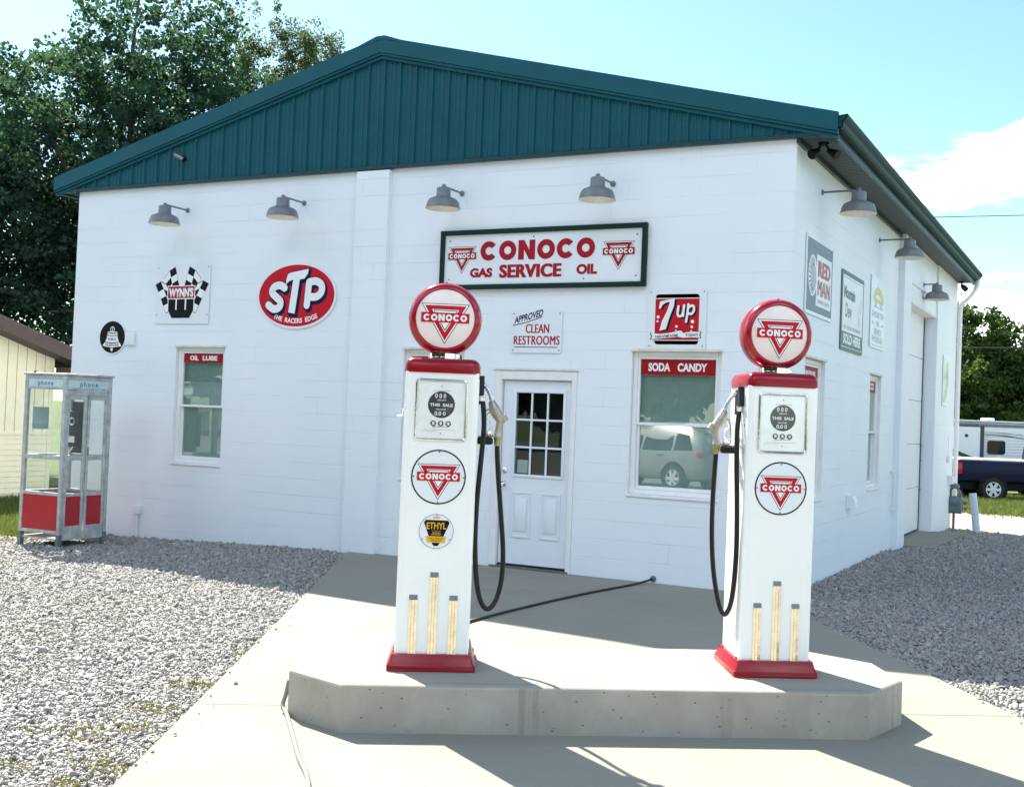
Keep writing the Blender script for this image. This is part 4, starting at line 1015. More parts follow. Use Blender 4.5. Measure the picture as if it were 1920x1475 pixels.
# gas meter and leaning bollard
t = thing('gas_meter', 'grey gas meter with rusty pipes at the far corner', 'gas meter', (.20, 11.55, -.12))
m = MB(); m.box(-.13, .13, -.11, .10, .30, .62, 'grey enamel', .04, 3); m.box(-.15, .15, -.08, .08, .34, .58, 'grey enamel', .02, 2); m.lathe([(.075, -.112), (.07, -.14), (.03, -.15), (0, -.15)], 'grey enamel', 20, 'Y', (0, 0, .52)); m.build('meter_body', t)
m = MB(); m.tube(crom([(-.09, 0, .62), (-.09, 0, .74), (-.02, 0, .80), (.05, 0, .74), (.09, 0, .66), (.09, 0, .60)], 4), .022, 'grey enamel', 10); m.lathe([(.07, .78), (.085, .80), (.085, .83), (.06, .86), (0, .87)], 'grey enamel', 18, 'Z', (-.02, 0, 0)); m.tube([(-.02, -.07, .80), (-.02, -.13, .80)], .03, 'grey enamel', 10); m.build('regulator', t)
m = MB(); m.tube([(-.03, 0, -.06), (-.03, 0, .32)], .024, 'rusty pipe', 10); m.tube([(.1, 0, .52), (.2, 0, .50)], .03, 'rusty pipe', 10); m.tube([(.1, 0, .38), (.22, 0, .41)], .012, 'rusty pipe', 8); m.build('pipe', t)
m = MB(); m.tube([(.66, 11.05, -.25), (.60, 11.09, .25), (.55, 11.12, .60)], .068, 'bollard grey', 24); tag(m.build('bollard'), 'pale leaning steel post beside the gas meter', 'post')

# ------------------------------------------------------------------ pump island
IZ = .252
OCT = [(0, 0), (2.86, 0), (3.175, .325), (3.175, .79), (2.86, 1.115), (0, 1.115), (-.315, .79), (-.315, .325)]
m = MB(); bm = m.bm
def ring_at(z, ins):
    P = []; n = len(OCT); c = Vector((1.43, .5575))
    for i in range(n):
        p = Vector(OCT[i]); a = (Vector(OCT[i])-Vector(OCT[i-1])).normalized(); b = (Vector(OCT[(i+1) % n])-Vector(OCT[i])).normalized()
        na = Vector((-a.y, a.x)); nb = Vector((-b.y, b.x)); k = (na+nb).normalized(); q = p+k*ins/max(.3, k.dot(na)); P.append(bm.verts.new((q.x, q.y, z)))
    return P
levels = [(-.15, 0), (.0, 0), (IZ-.016, 0.0), (IZ-.006, .0035), (IZ, .014)]
rs = [ring_at(z, i) for z, i in levels]
for k, (A, B) in enumerate(zip(rs, rs[1:])):
    for i in range(8): m.face([A[i], A[(i+1) % 8], B[(i+1) % 8], B[i]], 'formed concrete' if k < 3 else 'island top concrete')
m.face(rs[-1], 'island top concrete')
isl = m.build('pump_island', None, ORI, ISL, smooth=0); tag(isl, 'long eight sided raised concrete island under the pumps', 'pump island')
m = MB()
for x0_, x1_, y0_, y1_ in ((.02, 2.84, .058, .062), (.02, 2.84, 1.052, 1.056)): m.poly([(x0_, y0_, IZ+.0015), (x1_, y0_, IZ+.0015), (x1_, y1_, IZ+.0015), (x0_, y1_, IZ+.0015)], 'joint dark')
m.build('tooled_edge', isl, (0, 0, 0), smooth=0)

# ------------------------------------------------------------------ gas pumps
def pump(s0, side, lab, ethyl):
    base = lw(s0, .365, IZ); t = thing('gas_pump', lab, 'gas pump', base, ISL, 'pumps on the island')
    HW, D = .207, .435
    m = MB()     # flared red foot
    def rg(hw, y0, y1, z): return [(-hw, y0, z), (hw, y0, z), (hw, y1, z), (-hw, y1, z)]
    L_ = [rg(.246, -.042, D+.042, .0), rg(.246, -.042, D+.042, .034), rg(.238, -.036, D+.036, .042), rg(.222, -.020, D+.020, .092), rg(.209, -.002, D+.002, .094)]
    V_ = [[m.bm.verts.new(p) for p in q] for q in L_]
    for A, B in zip(V_, V_[1:]):
        for i in range(4): m.face([A[i], A[(i+1) % 4], B[(i+1) % 4], B[i]], 'pump red')
    m.face(V_[-1], 'pump red')
    es = [e for e in m.bm.edges if abs(e.verts[0].co.z-e.verts[1].co.z) > 1e-3]
    bmesh.ops.bevel(m.bm, geom=es, offset=.014, segments=3, profile=.5, affect='EDGES')
    for sx in (-1, 1):
        for yy in (.05, D-.05): m.tube([(sx*.214, yy, .085), (sx*.214, yy, .102)], .006, 'screw steel', 8)
    m.build('base', t, smooth=40)
    m = MB(); m.box(-HW, HW, 0, D, .093, 1.672, 'pump white', .018, 4, 'vert'); body = m.build('body', t, smooth=50)
    m = MB(); m.box(-HW+.03, HW-.03, -.0045+.003, .002, .10, 1.65, 'pump white', .002, 1); m.build('front_panel', body, (0, 0, 0))
    for sx in (-1, 1):
        m = MB(); m.box(sx*(HW+.001)-.0015, sx*(HW+.001)+.0015, .03, D-.03, .12, 1.64, 'pump white', .001, 1); m.build('side_panel', body, (0, 0, 0))
    m = MB(); m.box(-HW-.006, HW+.006, -.007, D+.007, 1.668, 1.752, 'pump red', .048, 6, 'top'); cap = m.build('cap', t, smooth=60)
    m = MB(); m.lathe([(.098, 1.748), (.098, 1.753), (.090, 1.755), (.090, 1.764), (.093, 1.766), (.093, 1.786), (.085, 1.79)], 'chrome', 36, 'Z', (0, D/2, 0)); 
    m.box(.085, .105, D/2-.012, D/2+.012, 1.76, 1.782, 'chrome', .003, 1); m.build('globe_collar', t)
    # globe: red band body, two milk glass lenses
    g = MB(); gz = 1.986; prof = [(.168, -.088), (.174, -.094), (.184, -.092), (.200, -.076), (.210, -.045), (.2125, 0), (.210, .045), (.200, .076), (.184, .092), (.174, .094), (.168, .088)]
    g.lathe(prof, 'globe red', 72, 'Y', (0, D/2, gz))
    g.bm.faces.ensure_lookup_table()
    for f in [f for f in g.bm.faces if len(f.verts) > 8]: g.bm.faces.remove(f)
    g.tube([(0, D/2-.05, gz+.2125), (0, D/2+.05, gz+.2125)], .004, 'globe red', 6); gl = g.build('globe', t, smooth=50)
    for sg in (-1, 1):
        l = MB(); l.lathe([(.169*k/14, sg*(.108-.022*(k/14)**2)) for k in range(14, -1, -1)], 'globe lens backlit', 64, 'Y', (0, D/2, gz)); l.build('lens', gl, (0, 0, 0), smooth=80)
    e = Art(-D/2+.1085, .0005); e.triangle_mark(0, gz+.004, .138, 1)
    e.dice(.016)
    for v in e.bm.verts:     # lies on the curved lens
        r2 = v.co.x**2+(v.co.z-gz)**2; v.co.y += .022*r2/.169**2
    e.build('emblem', gl, (0, 0, 0))
    # display window
    zb, zt, hb = 1.284, 1.634, .147
    def rrz(hw, z0, z1, r, y): return [(p[0], y, p[1]) for p in rr(-hw, hw, z0, z1, r, n=5)]
    b = MB(); outs = [rrz(hb, zb, zt, .022, -.002), rrz(hb-.001, zb+.001, zt-.001, .022, -.010), rrz(hb-.008, zb+.008, zt-.008, .018, -.014), rrz(hb-.015, zb+.015, zt-.015, .012, -.009), rrz(hb-.016, zb+.016, zt-.016, .011, -.0035)]
    V_ = [[b.bm.verts.new(p) for p in q] for q in outs]
    for A, B in zip(V_, V_[1:]):
        n = len(A)
        for i in range(n): b.face([A[i], A[(i+1) % n], B[(i+1) % n], B[i]], 'worn chrome')
    bz = b.build('display_bezel', t, smooth=50)
    q = Art(.0012); q.loopring([(p[0], p[2]) for p in rrz(hb+.0035, zb-.0035, zt+.0035, .024, 0)], [(p[0], p[2]) for p in rrz(hb-.006, zb+.006, zt-.006, .016, 0)], 'rubber', 0); q.build('gasket', bz, (0, 0, 0))
    f = Art(.0022, .0006); f.pg([(p[0], p[2]) for p in rrz(hb-.015, zb+.015, zt-.015, .011, 0)], 'dial face', 0)
    f.disc(0, 1.489, .0755, 'dial dark', 1)
    f.text('0 0 0', -.006, 1.527, .024, 'letter white', 2, w=.062, bold=.02); f.text('AMOUNT', 0, 1.511, .0075, 'letter white', 2, w=.05); f.text('THIS  SALE', 0, 1.480, .016, 'letter white', 2, w=.128, bold=.035)
    f.text('GALLONS', -.002, 1.459, .0075, 'letter white', 2, w=.055); f.text('0.0 0', -.006, 1.429, .022, 'letter white', 2, w=.062, bold=.02)
    f.rect(-.05, .05, 1.566, 1.568, 'mid grey print', 1); f.text('PRICE PER GALLON', 0, 1.361, .006, 'mid grey print', 1, w=.09); f.rect(-.095, .085, 1.346, 1.348, 'pale grey print', 1); f.rect(-.115, -.02, 1.338, 1.3395, 'pale grey print', 1)
    f.screws([(0, 1.593), (0, 1.327)], 1, .004); f.build('dial', bz, (0, 0, 0))
    for k in (-1, 0, 1):
        q = MB(); q.lathe([(.0155, -.0035), (.0155, -.006), (.010, -.0065), (.009, -.006), (0, -.006)], 'dial dark', 20, 'Y', (k*.042, 0, 1.383)); q.lathe([(.0085, -.0066), (.006, -.0078), (0, -.008)], 'worn chrome', 14, 'Y', (k*.042, 0, 1.383)); q.build('price_wheel', bz, (0, 0, 0))
    q = MB(); q.poly(rrz(hb-.0165, zb+.0165, zt-.0165, .010, -.0085), 'dial glass'); q.build('dial_glass', bz, (0, 0, 0), smooth=0, recalc=False)
    # round enamel sign and the small one below
    q = MB(); q.extr([(.154*math.cos(2*math.pi*k/56), -.006, 1.083+.154*math.sin(2*math.pi*k/56)) for k in range(56)], (0, .005, 0), 'panel white'); rs_ = q.build('round_sign', t)
    a = Art(.0062, .0005); a.ring(0, 1.083, .1455, .1535, 'sign black', 1, n=64); a.triangle_mark(.0, 1.086, .120, 1); a.screws([(0, 1.083+.14), (0, 1.083-.14), (.14, 1.083), (-.14, 1.083)], 2, .005); a.build('emblem', rs_, (0, 0, 0))
    if ethyl:
        z = .778; q = MB(); q.extr([(.098*math.cos(2*math.pi*k/48), -.006, z+.098*math.sin(2*math.pi*k/48)) for k in range(48)], (0, .005, 0), 'panel white'); es_ = q.build('ethyl_sign', t)
        a = Art(.0062, .0005); a.ring(0, z, .0945, .0965, 'sign black', 1, n=56)
        a.pg([(-.070, z+.050), (-.060, z+.064), (.064, z+.062), (.073, z+.048), (.040, z-.03), (.016, z-.075), (.008, z-.082), (-.010, z-.082), (-.018, z-.075), (-.040, z-.03)], 'sign black', 1)
        a.text('ETHYL', 0, z+.014, .036, 'sign yellow', 2, w=.110, bold=.02); a.rect(-.02, .018, z+.072, z+.082, 'sign yellow', 2)
        for k, ww in enumerate((.05, .044, .056)): a.rect(-ww/2, ww/2, z+.001-.010*k, z+.0045-.010*k, 'sign yellow' if k else 'mid grey print', 2)
        a.pg([(-.056, z-.032), (-.050, z-.026), (.052, z-.028), (.056, z-.034), (.048, z-.064), (-.048, z-.062)], 'sign yellow', 3)
        a.text('ETHYL GASOLINE', 0, z-.043, .008, 'sign black', 4, w=.078, bold=.01); a.text('CORPORATION', 0, z-.056, .008, 'sign black', 4, w=.062, bold=.01)
        a.screws([(0, z+.090), (.077, z-.044), (-.077, z-.044)], 2, .004); a.build('emblem', es_, (0, 0, 0))
    # chrome speed strips
    for x, top in ((-.112, .421), (0, .549), (.112, .421)):
        q = MB(); w_ = .0235
        P_ = [(-w_, -.001), (-w_, -.007), (-.010, -.0085), (-.0085, -.006), (-.007, -.0085), (.007, -.0090), (.0085, -.006), (.010, -.0085), (w_, -.007), (w_, -.001)]
        q.extr([(x+p[0], p[1], .089) for p in P_], (0, 0, top-.028-.089), 'strip metal')
        q.extr([(x+p[0], p[1]*1.05, top-.027) for p in P_], (0, 0, .004), 'screw steel')
        V0 = [q.bm.verts.new((x+p[0], p[1], top-.023)) for p in P_]; V1 = [q.bm.verts.new((x+p[0]*1.0, -.0015+p[1]*.12, top)) for p in P_]
        for i in range(len(P_)-1): q.face([V0[i], V0[i+1], V1[i+1], V1[i]], 'screw steel')
        q.face(V1, 'screw steel'); q.build('chrome_strip', t, smooth=20)
    # nozzle, its rest, and the hose; x outwards on the given side
    X = lambda x: side*x
    q = MB(); q.extr([(X(.209), .10, 1.665), (X(.209), .085, 1.60), (X(.209), .075, 1.555), (X(.209), .155, 1.548), (X(.209), .15, 1.60), (X(.209), .125, 1.665)], (X(.03), 0, 0), 'rubber'); q.lathe([(.020, 1.55), (.020, 1.535), (.017, 1.52)], 'chrome', 16, 'Z', (X(.228), .115, 0)); q.build('hose_outlet', t, smooth=30)
    q = MB(); q.box(*sorted((X(.2085), X(.222))), .205, .27, 1.50, 1.65, 'rubber', .006, 2); q.box(*sorted((X(.2085), X(.305))), .20, .275, 1.268, 1.312, 'rubber', .016, 3); q.box(*sorted((X(.215), X(.345))), .215, .26, 1.3125, 1.318, 'nozzle alloy', .002, 1)
    q.build('nozzle_rest', t)
    ny = .237
    q = MB(); q.tube(crom([(X(.215), ny, 1.622), (X(.245), ny, 1.612), (X(.275), ny, 1.568), (X(.292), ny, 1.515)], 6), [.0125]*12+[.0125]*5+[.0145]*2, 'worn chrome', 14); nz_ = q.build('nozzle', t)
    q = MB(); q.tube(crom([(X(.289), ny, 1.525), (X(.300), ny, 1.492), (X(.318), ny, 1.455), (X(.348), ny, 1.415)], 5), [.017, .019, .022, .024, .026, .028, .030, .031, .032, .032, .032, .032, .031, .030, .030, .028], 'nozzle alloy', 16)
    q.tube([(X(.352), ny, 1.435), (X(.374), ny, 1.405)], [.025, .024], 'nozzle alloy', 14); q.tube(crom([(X(.345), ny, 1.42), (X(.338), ny, 1.385), (X(.332), ny, 1.35), (X(.331), ny, 1.318)], 4), [.028, .026, .024, .022, .021, .020, .020, .020, .021, .022, .024, .026, .027], 'nozzle alloy', 14)
    q.build('nozzle_body', nz_, (0, 0, 0))
    q = MB(); q.tube(crom([(X(.30), ny, 1.478), (X(.272), ny, 1.452), (X(.262), ny, 1.425), (X(.285), ny, 1.398), (X(.29), ny, 1.37), (X(.262), ny, 1.34), (X(.258), ny, 1.322)], 5), .0045, 'worn chrome', 8); q.tube(crom([(X(.296), ny, 1.47), (X(.262), ny, 1.47), (X(.248), ny, 1.43), (X(.245), ny, 1.36), (X(.252), ny, 1.325), (X(.33), ny, 1.322)], 5), .0055, 'nozzle alloy', 8); q.lathe([(0, -.02), (.014, -.012), (.018, 0), (.014, .012), (0, .02)], 'worn chrome', 14, 'Z', (X(.276), ny, 1.335)); q.build('trigger', nz_, (0, 0, 0))
    q = MB(); q.lathe([(.0225, 1.318), (.0225, 1.302), (.019, 1.300), (.019, 1.268), (.016, 1.262)], 'brass', 16, 'Z', (X(.331), ny, 0)); q.build('coupling', nz_, (0, 0, 0))
    if side > 0: H = [(.331, .237, 1.266), (.334, .237, 1.20), (.348, .24, 1.05), (.368, .24, .87), (.388, .22, .66), (.386, .20, .50), (.358, .18, .375), (.312, .16, .322), (.268, .14, .37), (.238, .12, .50), (.222, .11, .70), (.222, .11, .92), (.235, .11, 1.15), (.246, .112, 1.36), (.238, .115, 1.49), (.228, .115, 1.525)]
    else: H = [(.331, .237, 1.266), (.335, .24, 1.15), (.338, .25, .95), (.334, .25, .75), (.318, .245, .56), (.292, .22, .40), (.265, .185, .322), (.243, .14, .36), (.232, .10, .48), (.228, .075, .70), (.236, .06, .95), (.246, .065, 1.2), (.244, .09, 1.4), (.232, .112, 1.5), (.228, .115, 1.525)]
    q = MB(); q.tube(crom([(X(a), b, c) for a, b, c in H], 8), .0148, 'rubber', 14); q.build('hose', t, smooth=60)
    # hand crank on the other side
    q = MB(); q.tube([(X(-.206), .20, 1.46), (X(-.222), .20, 1.46)], .016, 'worn chrome', 12); q.tube(crom([(X(-.22), .20, 1.475), (X(-.226), .19, 1.46), (X(-.226), .16, 1.42)], 4), .007, 'worn chrome', 8); q.tube([(X(-.224), .16, 1.42), (X(-.255), .155, 1.418)], .008, 'worn chrome', 8)
    if side > 0: q.build('crank', t)
    else: q.bm.free()
    if side < 0:
        q = MB(); q.tube([(X(.209), .05, 1.44), (X(.215), .05, 1.44)], .008, 'screw steel', 10); q.build('key_lock', t)
    return t
pump(.457, 1, 'white gas pump with red globe, yellow and black badge, hose on its right', True)
pump(2.425, -1, 'white gas pump with red globe, hose and nozzle on its left', False)

# hoses and cords on the ground
m = MB(); m.tube(crom([(-1.375, -.001, .045), (-1.40, -.06, .035), (-1.47, -.35, .014), (-1.60, -1.2, .013), (-1.685, -2.2, .013), (-1.715, -3.14, .013), (-1.66, -3.7, .016), (-1.45, -4.35, .016), (-1.30, -4.9, .016)], 8), .0112, 'rubber dull', 12)
m.lathe([(.034, -.001), (.034, -.010), (.018, -.014)], 'grey enamel', 16, 'Y', (-1.375, 0, .045)); tag(m.build('black_hose'), 'thin black hose from the wall across the slab', 'hose')
m = MB(); m.tube(crom([(-1.135, -6.12, .17), (-1.14, -6.135, .10), (-1.14, -6.16, .035), (-1.06, -6.22, .014), (-.79, -6.50, .013), (-.53, -6.77, .013), (-.22, -7.08, .013), (.15, -7.6, .013), (.3, -8.4, .013)], 8), .0125, 'cord grey', 12)
tag(m.build('grey_cord'), 'grey cable running out from the left end of the island', 'cable')
# ------------------------------------------------------------------ phone booth
A_, H_ = .715, 2.06
bo = thing('phone_booth', 'old aluminium phone booth with red lower panels and blue headers', 'phone booth', (-8.49, -1.52, -.055))
# local: near corner at the origin, extends to -x and +y
fr = MB(); pw = .048
for x, y in ((-pw, 0), (-A_, 0), (-pw, A_-pw), (-A_, A_-pw)): fr.box(x, x+pw, y, y+pw, -.03, H_-.03, 'booth aluminium', .006, 2)
fr.build('frame', bo)
for x, y in ((-pw, 0), (-A_, 0), (-pw, A_-pw), (-A_, A_-pw)):
    f = MB(); f.box(x-.004, x+pw+.004, y-.004, y+pw+.004, -.06, .10, 'grey enamel', .004, 1); f.build('foot', bo)
r = MB(); r.box(-A_-.015, .015, -.015, A_+.015, H_-.028, H_, 'booth aluminium', .008, 2); r.box(-A_+.15, -A_+.17, .0, .02, H_, H_+.02, 'sign black'); r.build('roof', bo)
r = MB(); r.box(-A_+.02, -.02, .02, A_-.02, .03, .05, 'booth aluminium'); r.build('floor', bo, smooth=0)
def P3(face, u, d, z):
    # u along the face from the near corner, d outwards
    if face == 'front': return (-u, -d, z)
    if face == 'right': return (d, u, z)
    if face == 'back': return (-u, A_+d, z)
    return (-A_-d, u, z)
def fbox(mb, face, u0, u1, d0, d1, z0, z1, m, bv=0.0):
    a = P3(face, u0, d0, z0); b = P3(face, u1, d1, z1)
    mb.box(min(a[0], b[0]), max(a[0], b[0]), min(a[1], b[1]), max(a[1], b[1]), z0, z1, m, bv, 1)
def side(face, door=False):
    m = MB(); a, b = pw, A_-pw
    fbox(m, face, a, b, -.04, -.004, 1.985, H_-.03, 'booth aluminium', .003); fbox(m, face, a, b, -.04, -.004, 1.862, 1.89, 'booth aluminium', .003)
    if not door:
        for z0, z1 in ((1.005, 1.055), (.565, .605), (.105, .145)): fbox(m, face, a, b, -.04, -.002, z0, z1, 'booth aluminium', .003)
        m.build('side_rails', bo)
        g = MB(); fbox(g, face, a, b, -.022, -.018, 1.055, 1.862, 'booth glass'); fbox(g, face, a, b, -.022, -.018, .605, 1.005, 'booth glass'); g.build('glass_pane', bo, smooth=0)
        g = MB(); fbox(g, face, a+.002, b-.002, -.026, -.012, .145, .565, 'booth red', .004); g.build('red_panel', bo)
    else:
        fbox(m, face, a, b, -.045, .0, 1.79, 1.855, 'booth aluminium', .008); m.build('door_track', bo)
        for (c, e) in ((a+.004, A_/2-.012), (A_/2+.004, b-.004)):
            l = MB(); w_ = .036
            fbox(l, face, c, c+w_, -.036, -.004, .03, 1.79, 'booth aluminium', .003); fbox(l, face, e-w_, e, -.036, -.004, .03, 1.79, 'booth aluminium', .003)
            for z0, z1 in ((1.745, 1.79), (1.0, 1.05), (.56, .60), (.165, .20)): fbox(l, face, c+w_, e-w_, -.034, -.006, z0, z1, 'booth aluminium', .002)
            fbox(l, face, c+w_, e-w_, -.028, -.010, .03, .165, 'booth aluminium')
            lf = l.build('door_leaf', bo)
            g = MB(); fbox(g, face, c+w_, e-w_, -.022, -.018, 1.05, 1.745, 'booth glass'); fbox(g, face, c+w_, e-w_, -.022, -.018, .60, 1.0, 'booth glass'); g.build('glass_pane', lf, (0, 0, 0), smooth=0)
            g = MB(); fbox(g, face, c+w_+.001, e-w_-.001, -.026, -.014, .20, .56, 'booth red', .003); g.build('red_panel', lf, (0, 0, 0))
            if c > .3: g = MB(); fbox(g, face, c+.008, c+.026, -.004, .008, 1.05, 1.16, 'screw steel', .003); g.build('door_pull', lf, (0, 0, 0))
    g = MB(); fbox(g, face, a, b, -.03, -.010, 1.89, 1.985, 'booth header', .003); hd = g.build('header', bo)
    if face in ('front', 'right'):
        t = Art(.0, .0005); t.text('phone', 0, -.022, .058, 'booth letter', 1, w=.27, bold=.02, spacing=1.35)
        loc = (-A_/2, .0075, 1.932) if face == 'front' else (-.0075, A_/2, 1.932)
        o = t.build('lettering', hd, loc, 0 if face == 'front' else RZ)
side('front'); side('right', True); side('back'); side('left')
# phone, backboard, shelf and the pale plate inside
m = MB(); m.box(-.62, -.38, A_-.075, A_-.045, 1.06, 1.72, 'phone black', .004, 1); m.build('backboard', bo)
m = MB(); m.box(-.57, -.40, A_-.175, A_-.076, 1.14, 1.60, 'phone black', .018, 3); m.lathe([(.055, A_-.176), (.055, A_-.186), (.0, A_-.187)], 'chrome', 24, 'Y', (-.485, 0, 1.47)); m.lathe([(.03, A_-.187), (.028, A_-.192), (0, A_-.193)], 'phone black', 18, 'Y', (-.485, 0, 1.47))
m.box(-.54, -.43, A_-.182, A_-.174, 1.20, 1.28, 'chrome', .003, 1); ph = m.build('telephone', bo)
m = MB(); m.tube(crom([(-.60, A_-.12, 1.56), (-.61, A_-.155, 1.53), (-.61, A_-.16, 1.42), (-.60, A_-.125, 1.38)], 5), [.022]*4+[.014]*8+[.022]*4, 'phone black', 10); m.tube(crom([(-.60, A_-.12, 1.37), (-.58, A_-.2, 1.1), (-.52, A_-.22, 1.02), (-.45, A_-.18, 1.15)], 6), .008, 'chrome', 8); m.build('handset', ph, (0, 0, 0))
m = MB(); m.box(-A_+.05, -.06, A_-.26, A_-.05, 1.02, 1.036, 'booth aluminium', .004, 1); m.build('shelf', bo)
m = MB(); m.box(-A_+.034, -A_+.042, .10, .34, 1.36, 1.64, 'pale blue plate', .003, 1); m.build('notice_plate', bo)

# ------------------------------------------------------------------ neighbouring house at the left
hs = thing('cream_house', 'cream sided house with brown eaves beyond the phone booth', 'house', (-15.5, 4.08, -.1))
HX0, HY1 = -15.5, 4.08; RY, RIDZ, EVZ = -1.2, 4.15, 2.55
hs_off = Vector((15.5, -4.08, .1))
def hb(m, name, **k):
    for v in m.bm.verts: v.co += hs_off
    return m.build(name, hs, **k)
m = MB(); yb = RY-(HY1-RY)
def rk(y): return RIDZ-(RIDZ-EVZ)*abs(y-RY)/(HY1-RY)
m.extr([(HX0, HY1, -.4), (HX0, HY1, EVZ), (HX0, RY, RIDZ), (HX0, yb, EVZ), (HX0, yb, -.4)], (-9, 0, 0), 'house cream')
# lap siding below, board and groove above
z = -.3
while z < .98:
    m.extr([(HX0+.001, yb, z), (HX0+.016, yb, z+.002), (HX0+.004, yb, z+.098), (HX0+.001, yb, z+.098)], (0, HY1-yb, 0), 'house cream'); z += .1016
hb(m, 'wall', smooth=0)
m = MB(); m.box(HX0+.001, HX0+.03, yb, HY1, .985, 1.045, 'house cream', .004, 1); m.box(HX0-.02, HX0+.022, HY1-.08, HY1+.012, -.35, EVZ-.05, 'house cream', .004, 1); hb(m, 'trim_band')
m = MB(); y = HY1-.19
while y > yb:
    m.box(HX0+.001, HX0+.004, y-.006, y+.006, 1.05, rk(y)-.02, 'house groove'); y -= .203
hb(m, 'siding_grooves', smooth=0)
m = MB()
for sg in (1, -1):
    ye = RY+sg*(HY1-RY+.48); ze = rk(ye)
    m.extr([(HX0+.42, RY, RIDZ+.16), (HX0+.42, ye, ze+.16), (HX0+.42, ye, ze+.10), (HX0+.42, RY, RIDZ+.10)], (-9.8, 0, 0), 'roof shingle')
rf = hb(m, 'roof', smooth=0)
m = MB()
for sg in (1, -1):
    ye = RY+sg*(HY1-RY+.47); ze = rk(ye)
    m.extr([(HX0+.425, RY, RIDZ+.13), (HX0+.425, ye, ze+.13), (HX0+.425, ye, ze-.10), (HX0+.425, RY, RIDZ-.10)], (-.025, 0, 0), 'house brown')
    m.extr([(HX0+.40, RY, RIDZ-.075), (HX0+.40, ye, ze-.075), (HX0+.40, ye, ze-.095), (HX0+.40, RY, RIDZ-.095)], (-.42, 0, 0), 'house brown')
    a, b = sorted((ye-.02*sg, ye)); m.box(HX0-9.3, HX0+.398, a, b, ze-.10, ze+.098, 'house brown')
m.box(HX0+.02, HX0+.398, HY1+.04, HY1+.44, rk(HY1+.47)-.30, rk(HY1+.47)-.11, 'house brown', .004, 1)
hb(m, 'eave_boards', smooth=0)

# ------------------------------------------------------------------ vehicles at the right rear
def body_loft(m, st, mat, nlow=True):
    """st: list of (x, half width low, half width belt, half width top, z bottom, z belt, z top)"""
    rings = []
    for x, wl, wb, wt, zb, zm, zt in st:
        h = [(wl*.86, zb), (wl, zb+.10), (wb, zb+(zm-zb)*.55), (wb*.985, zm), (wt+(wb-wt)*.12, zm+(zt-zm)*.78), (wt*.93, zt-.015), (wt*.6, zt)]
        pts = [(x, -a, b) for a, b in h]+[(x, a, b) for a, b in h[::-1]]
        rings.append([m.bm.verts.new(p) for p in pts])
    for A, B in zip(rings, rings[1:]):
        n = len(A)
        for i in range(n): m.face([A[i], A[(i+1) % n], B[(i+1) % n], B[i]], mat)
    m.face(rings[0], mat); m.face(rings[-1][::-1], mat)
def wheel(par, x, y, r, w, sg):
    m = MB(); pr = [(r*.62, -w/2), (r*.90, -w/2), (r*.985, -w*.38), (r, -w*.2), (r, w*.2), (r*.985, w*.38), (r*.90, w/2), (r*.62, w/2)]
    m.lathe(pr, 'tyre', 36, 'Y', cap=False); wo = m.build('wheel', par, (x, y, r))
    m = MB(); o = sg*w/2; m.lathe([(r*.63, o*.98), (r*.60, o*.99), (r*.56, o*.75), (r*.5, o*.55), (0, o*.5)], 'rv grey', 32, 'Y', cap=False)
    for k in range(6):
        a = k*math.pi/3; c, s_ = math.cos(a), math.sin(a)
        P = [(r*.12, -.11), (r*.58, -.13), (r*.58, .13), (r*.12, .11)]
        q = [(p[0]*c-p[1]*r*1.0*s_, p[0]*s_+p[1]*r*1.0*c) for p in P]
        m.extr([(a_[0], o*.80, a_[1]) for a_ in q], (0, sg*.02, 0), 'rim alloy')
    m.lathe([(r*.63, o*.985), (r*.63, o*1.03), (r*.57, o*1.03), (r*.56, o*.85)], 'rim alloy', 32, 'Y', cap=False); m.lathe([(r*.18, o*.8), (r*.16, o*1.0), (0, o*1.02)], 'rim alloy', 20, 'Y')
    m.build('rim', wo, (0, 0, 0))
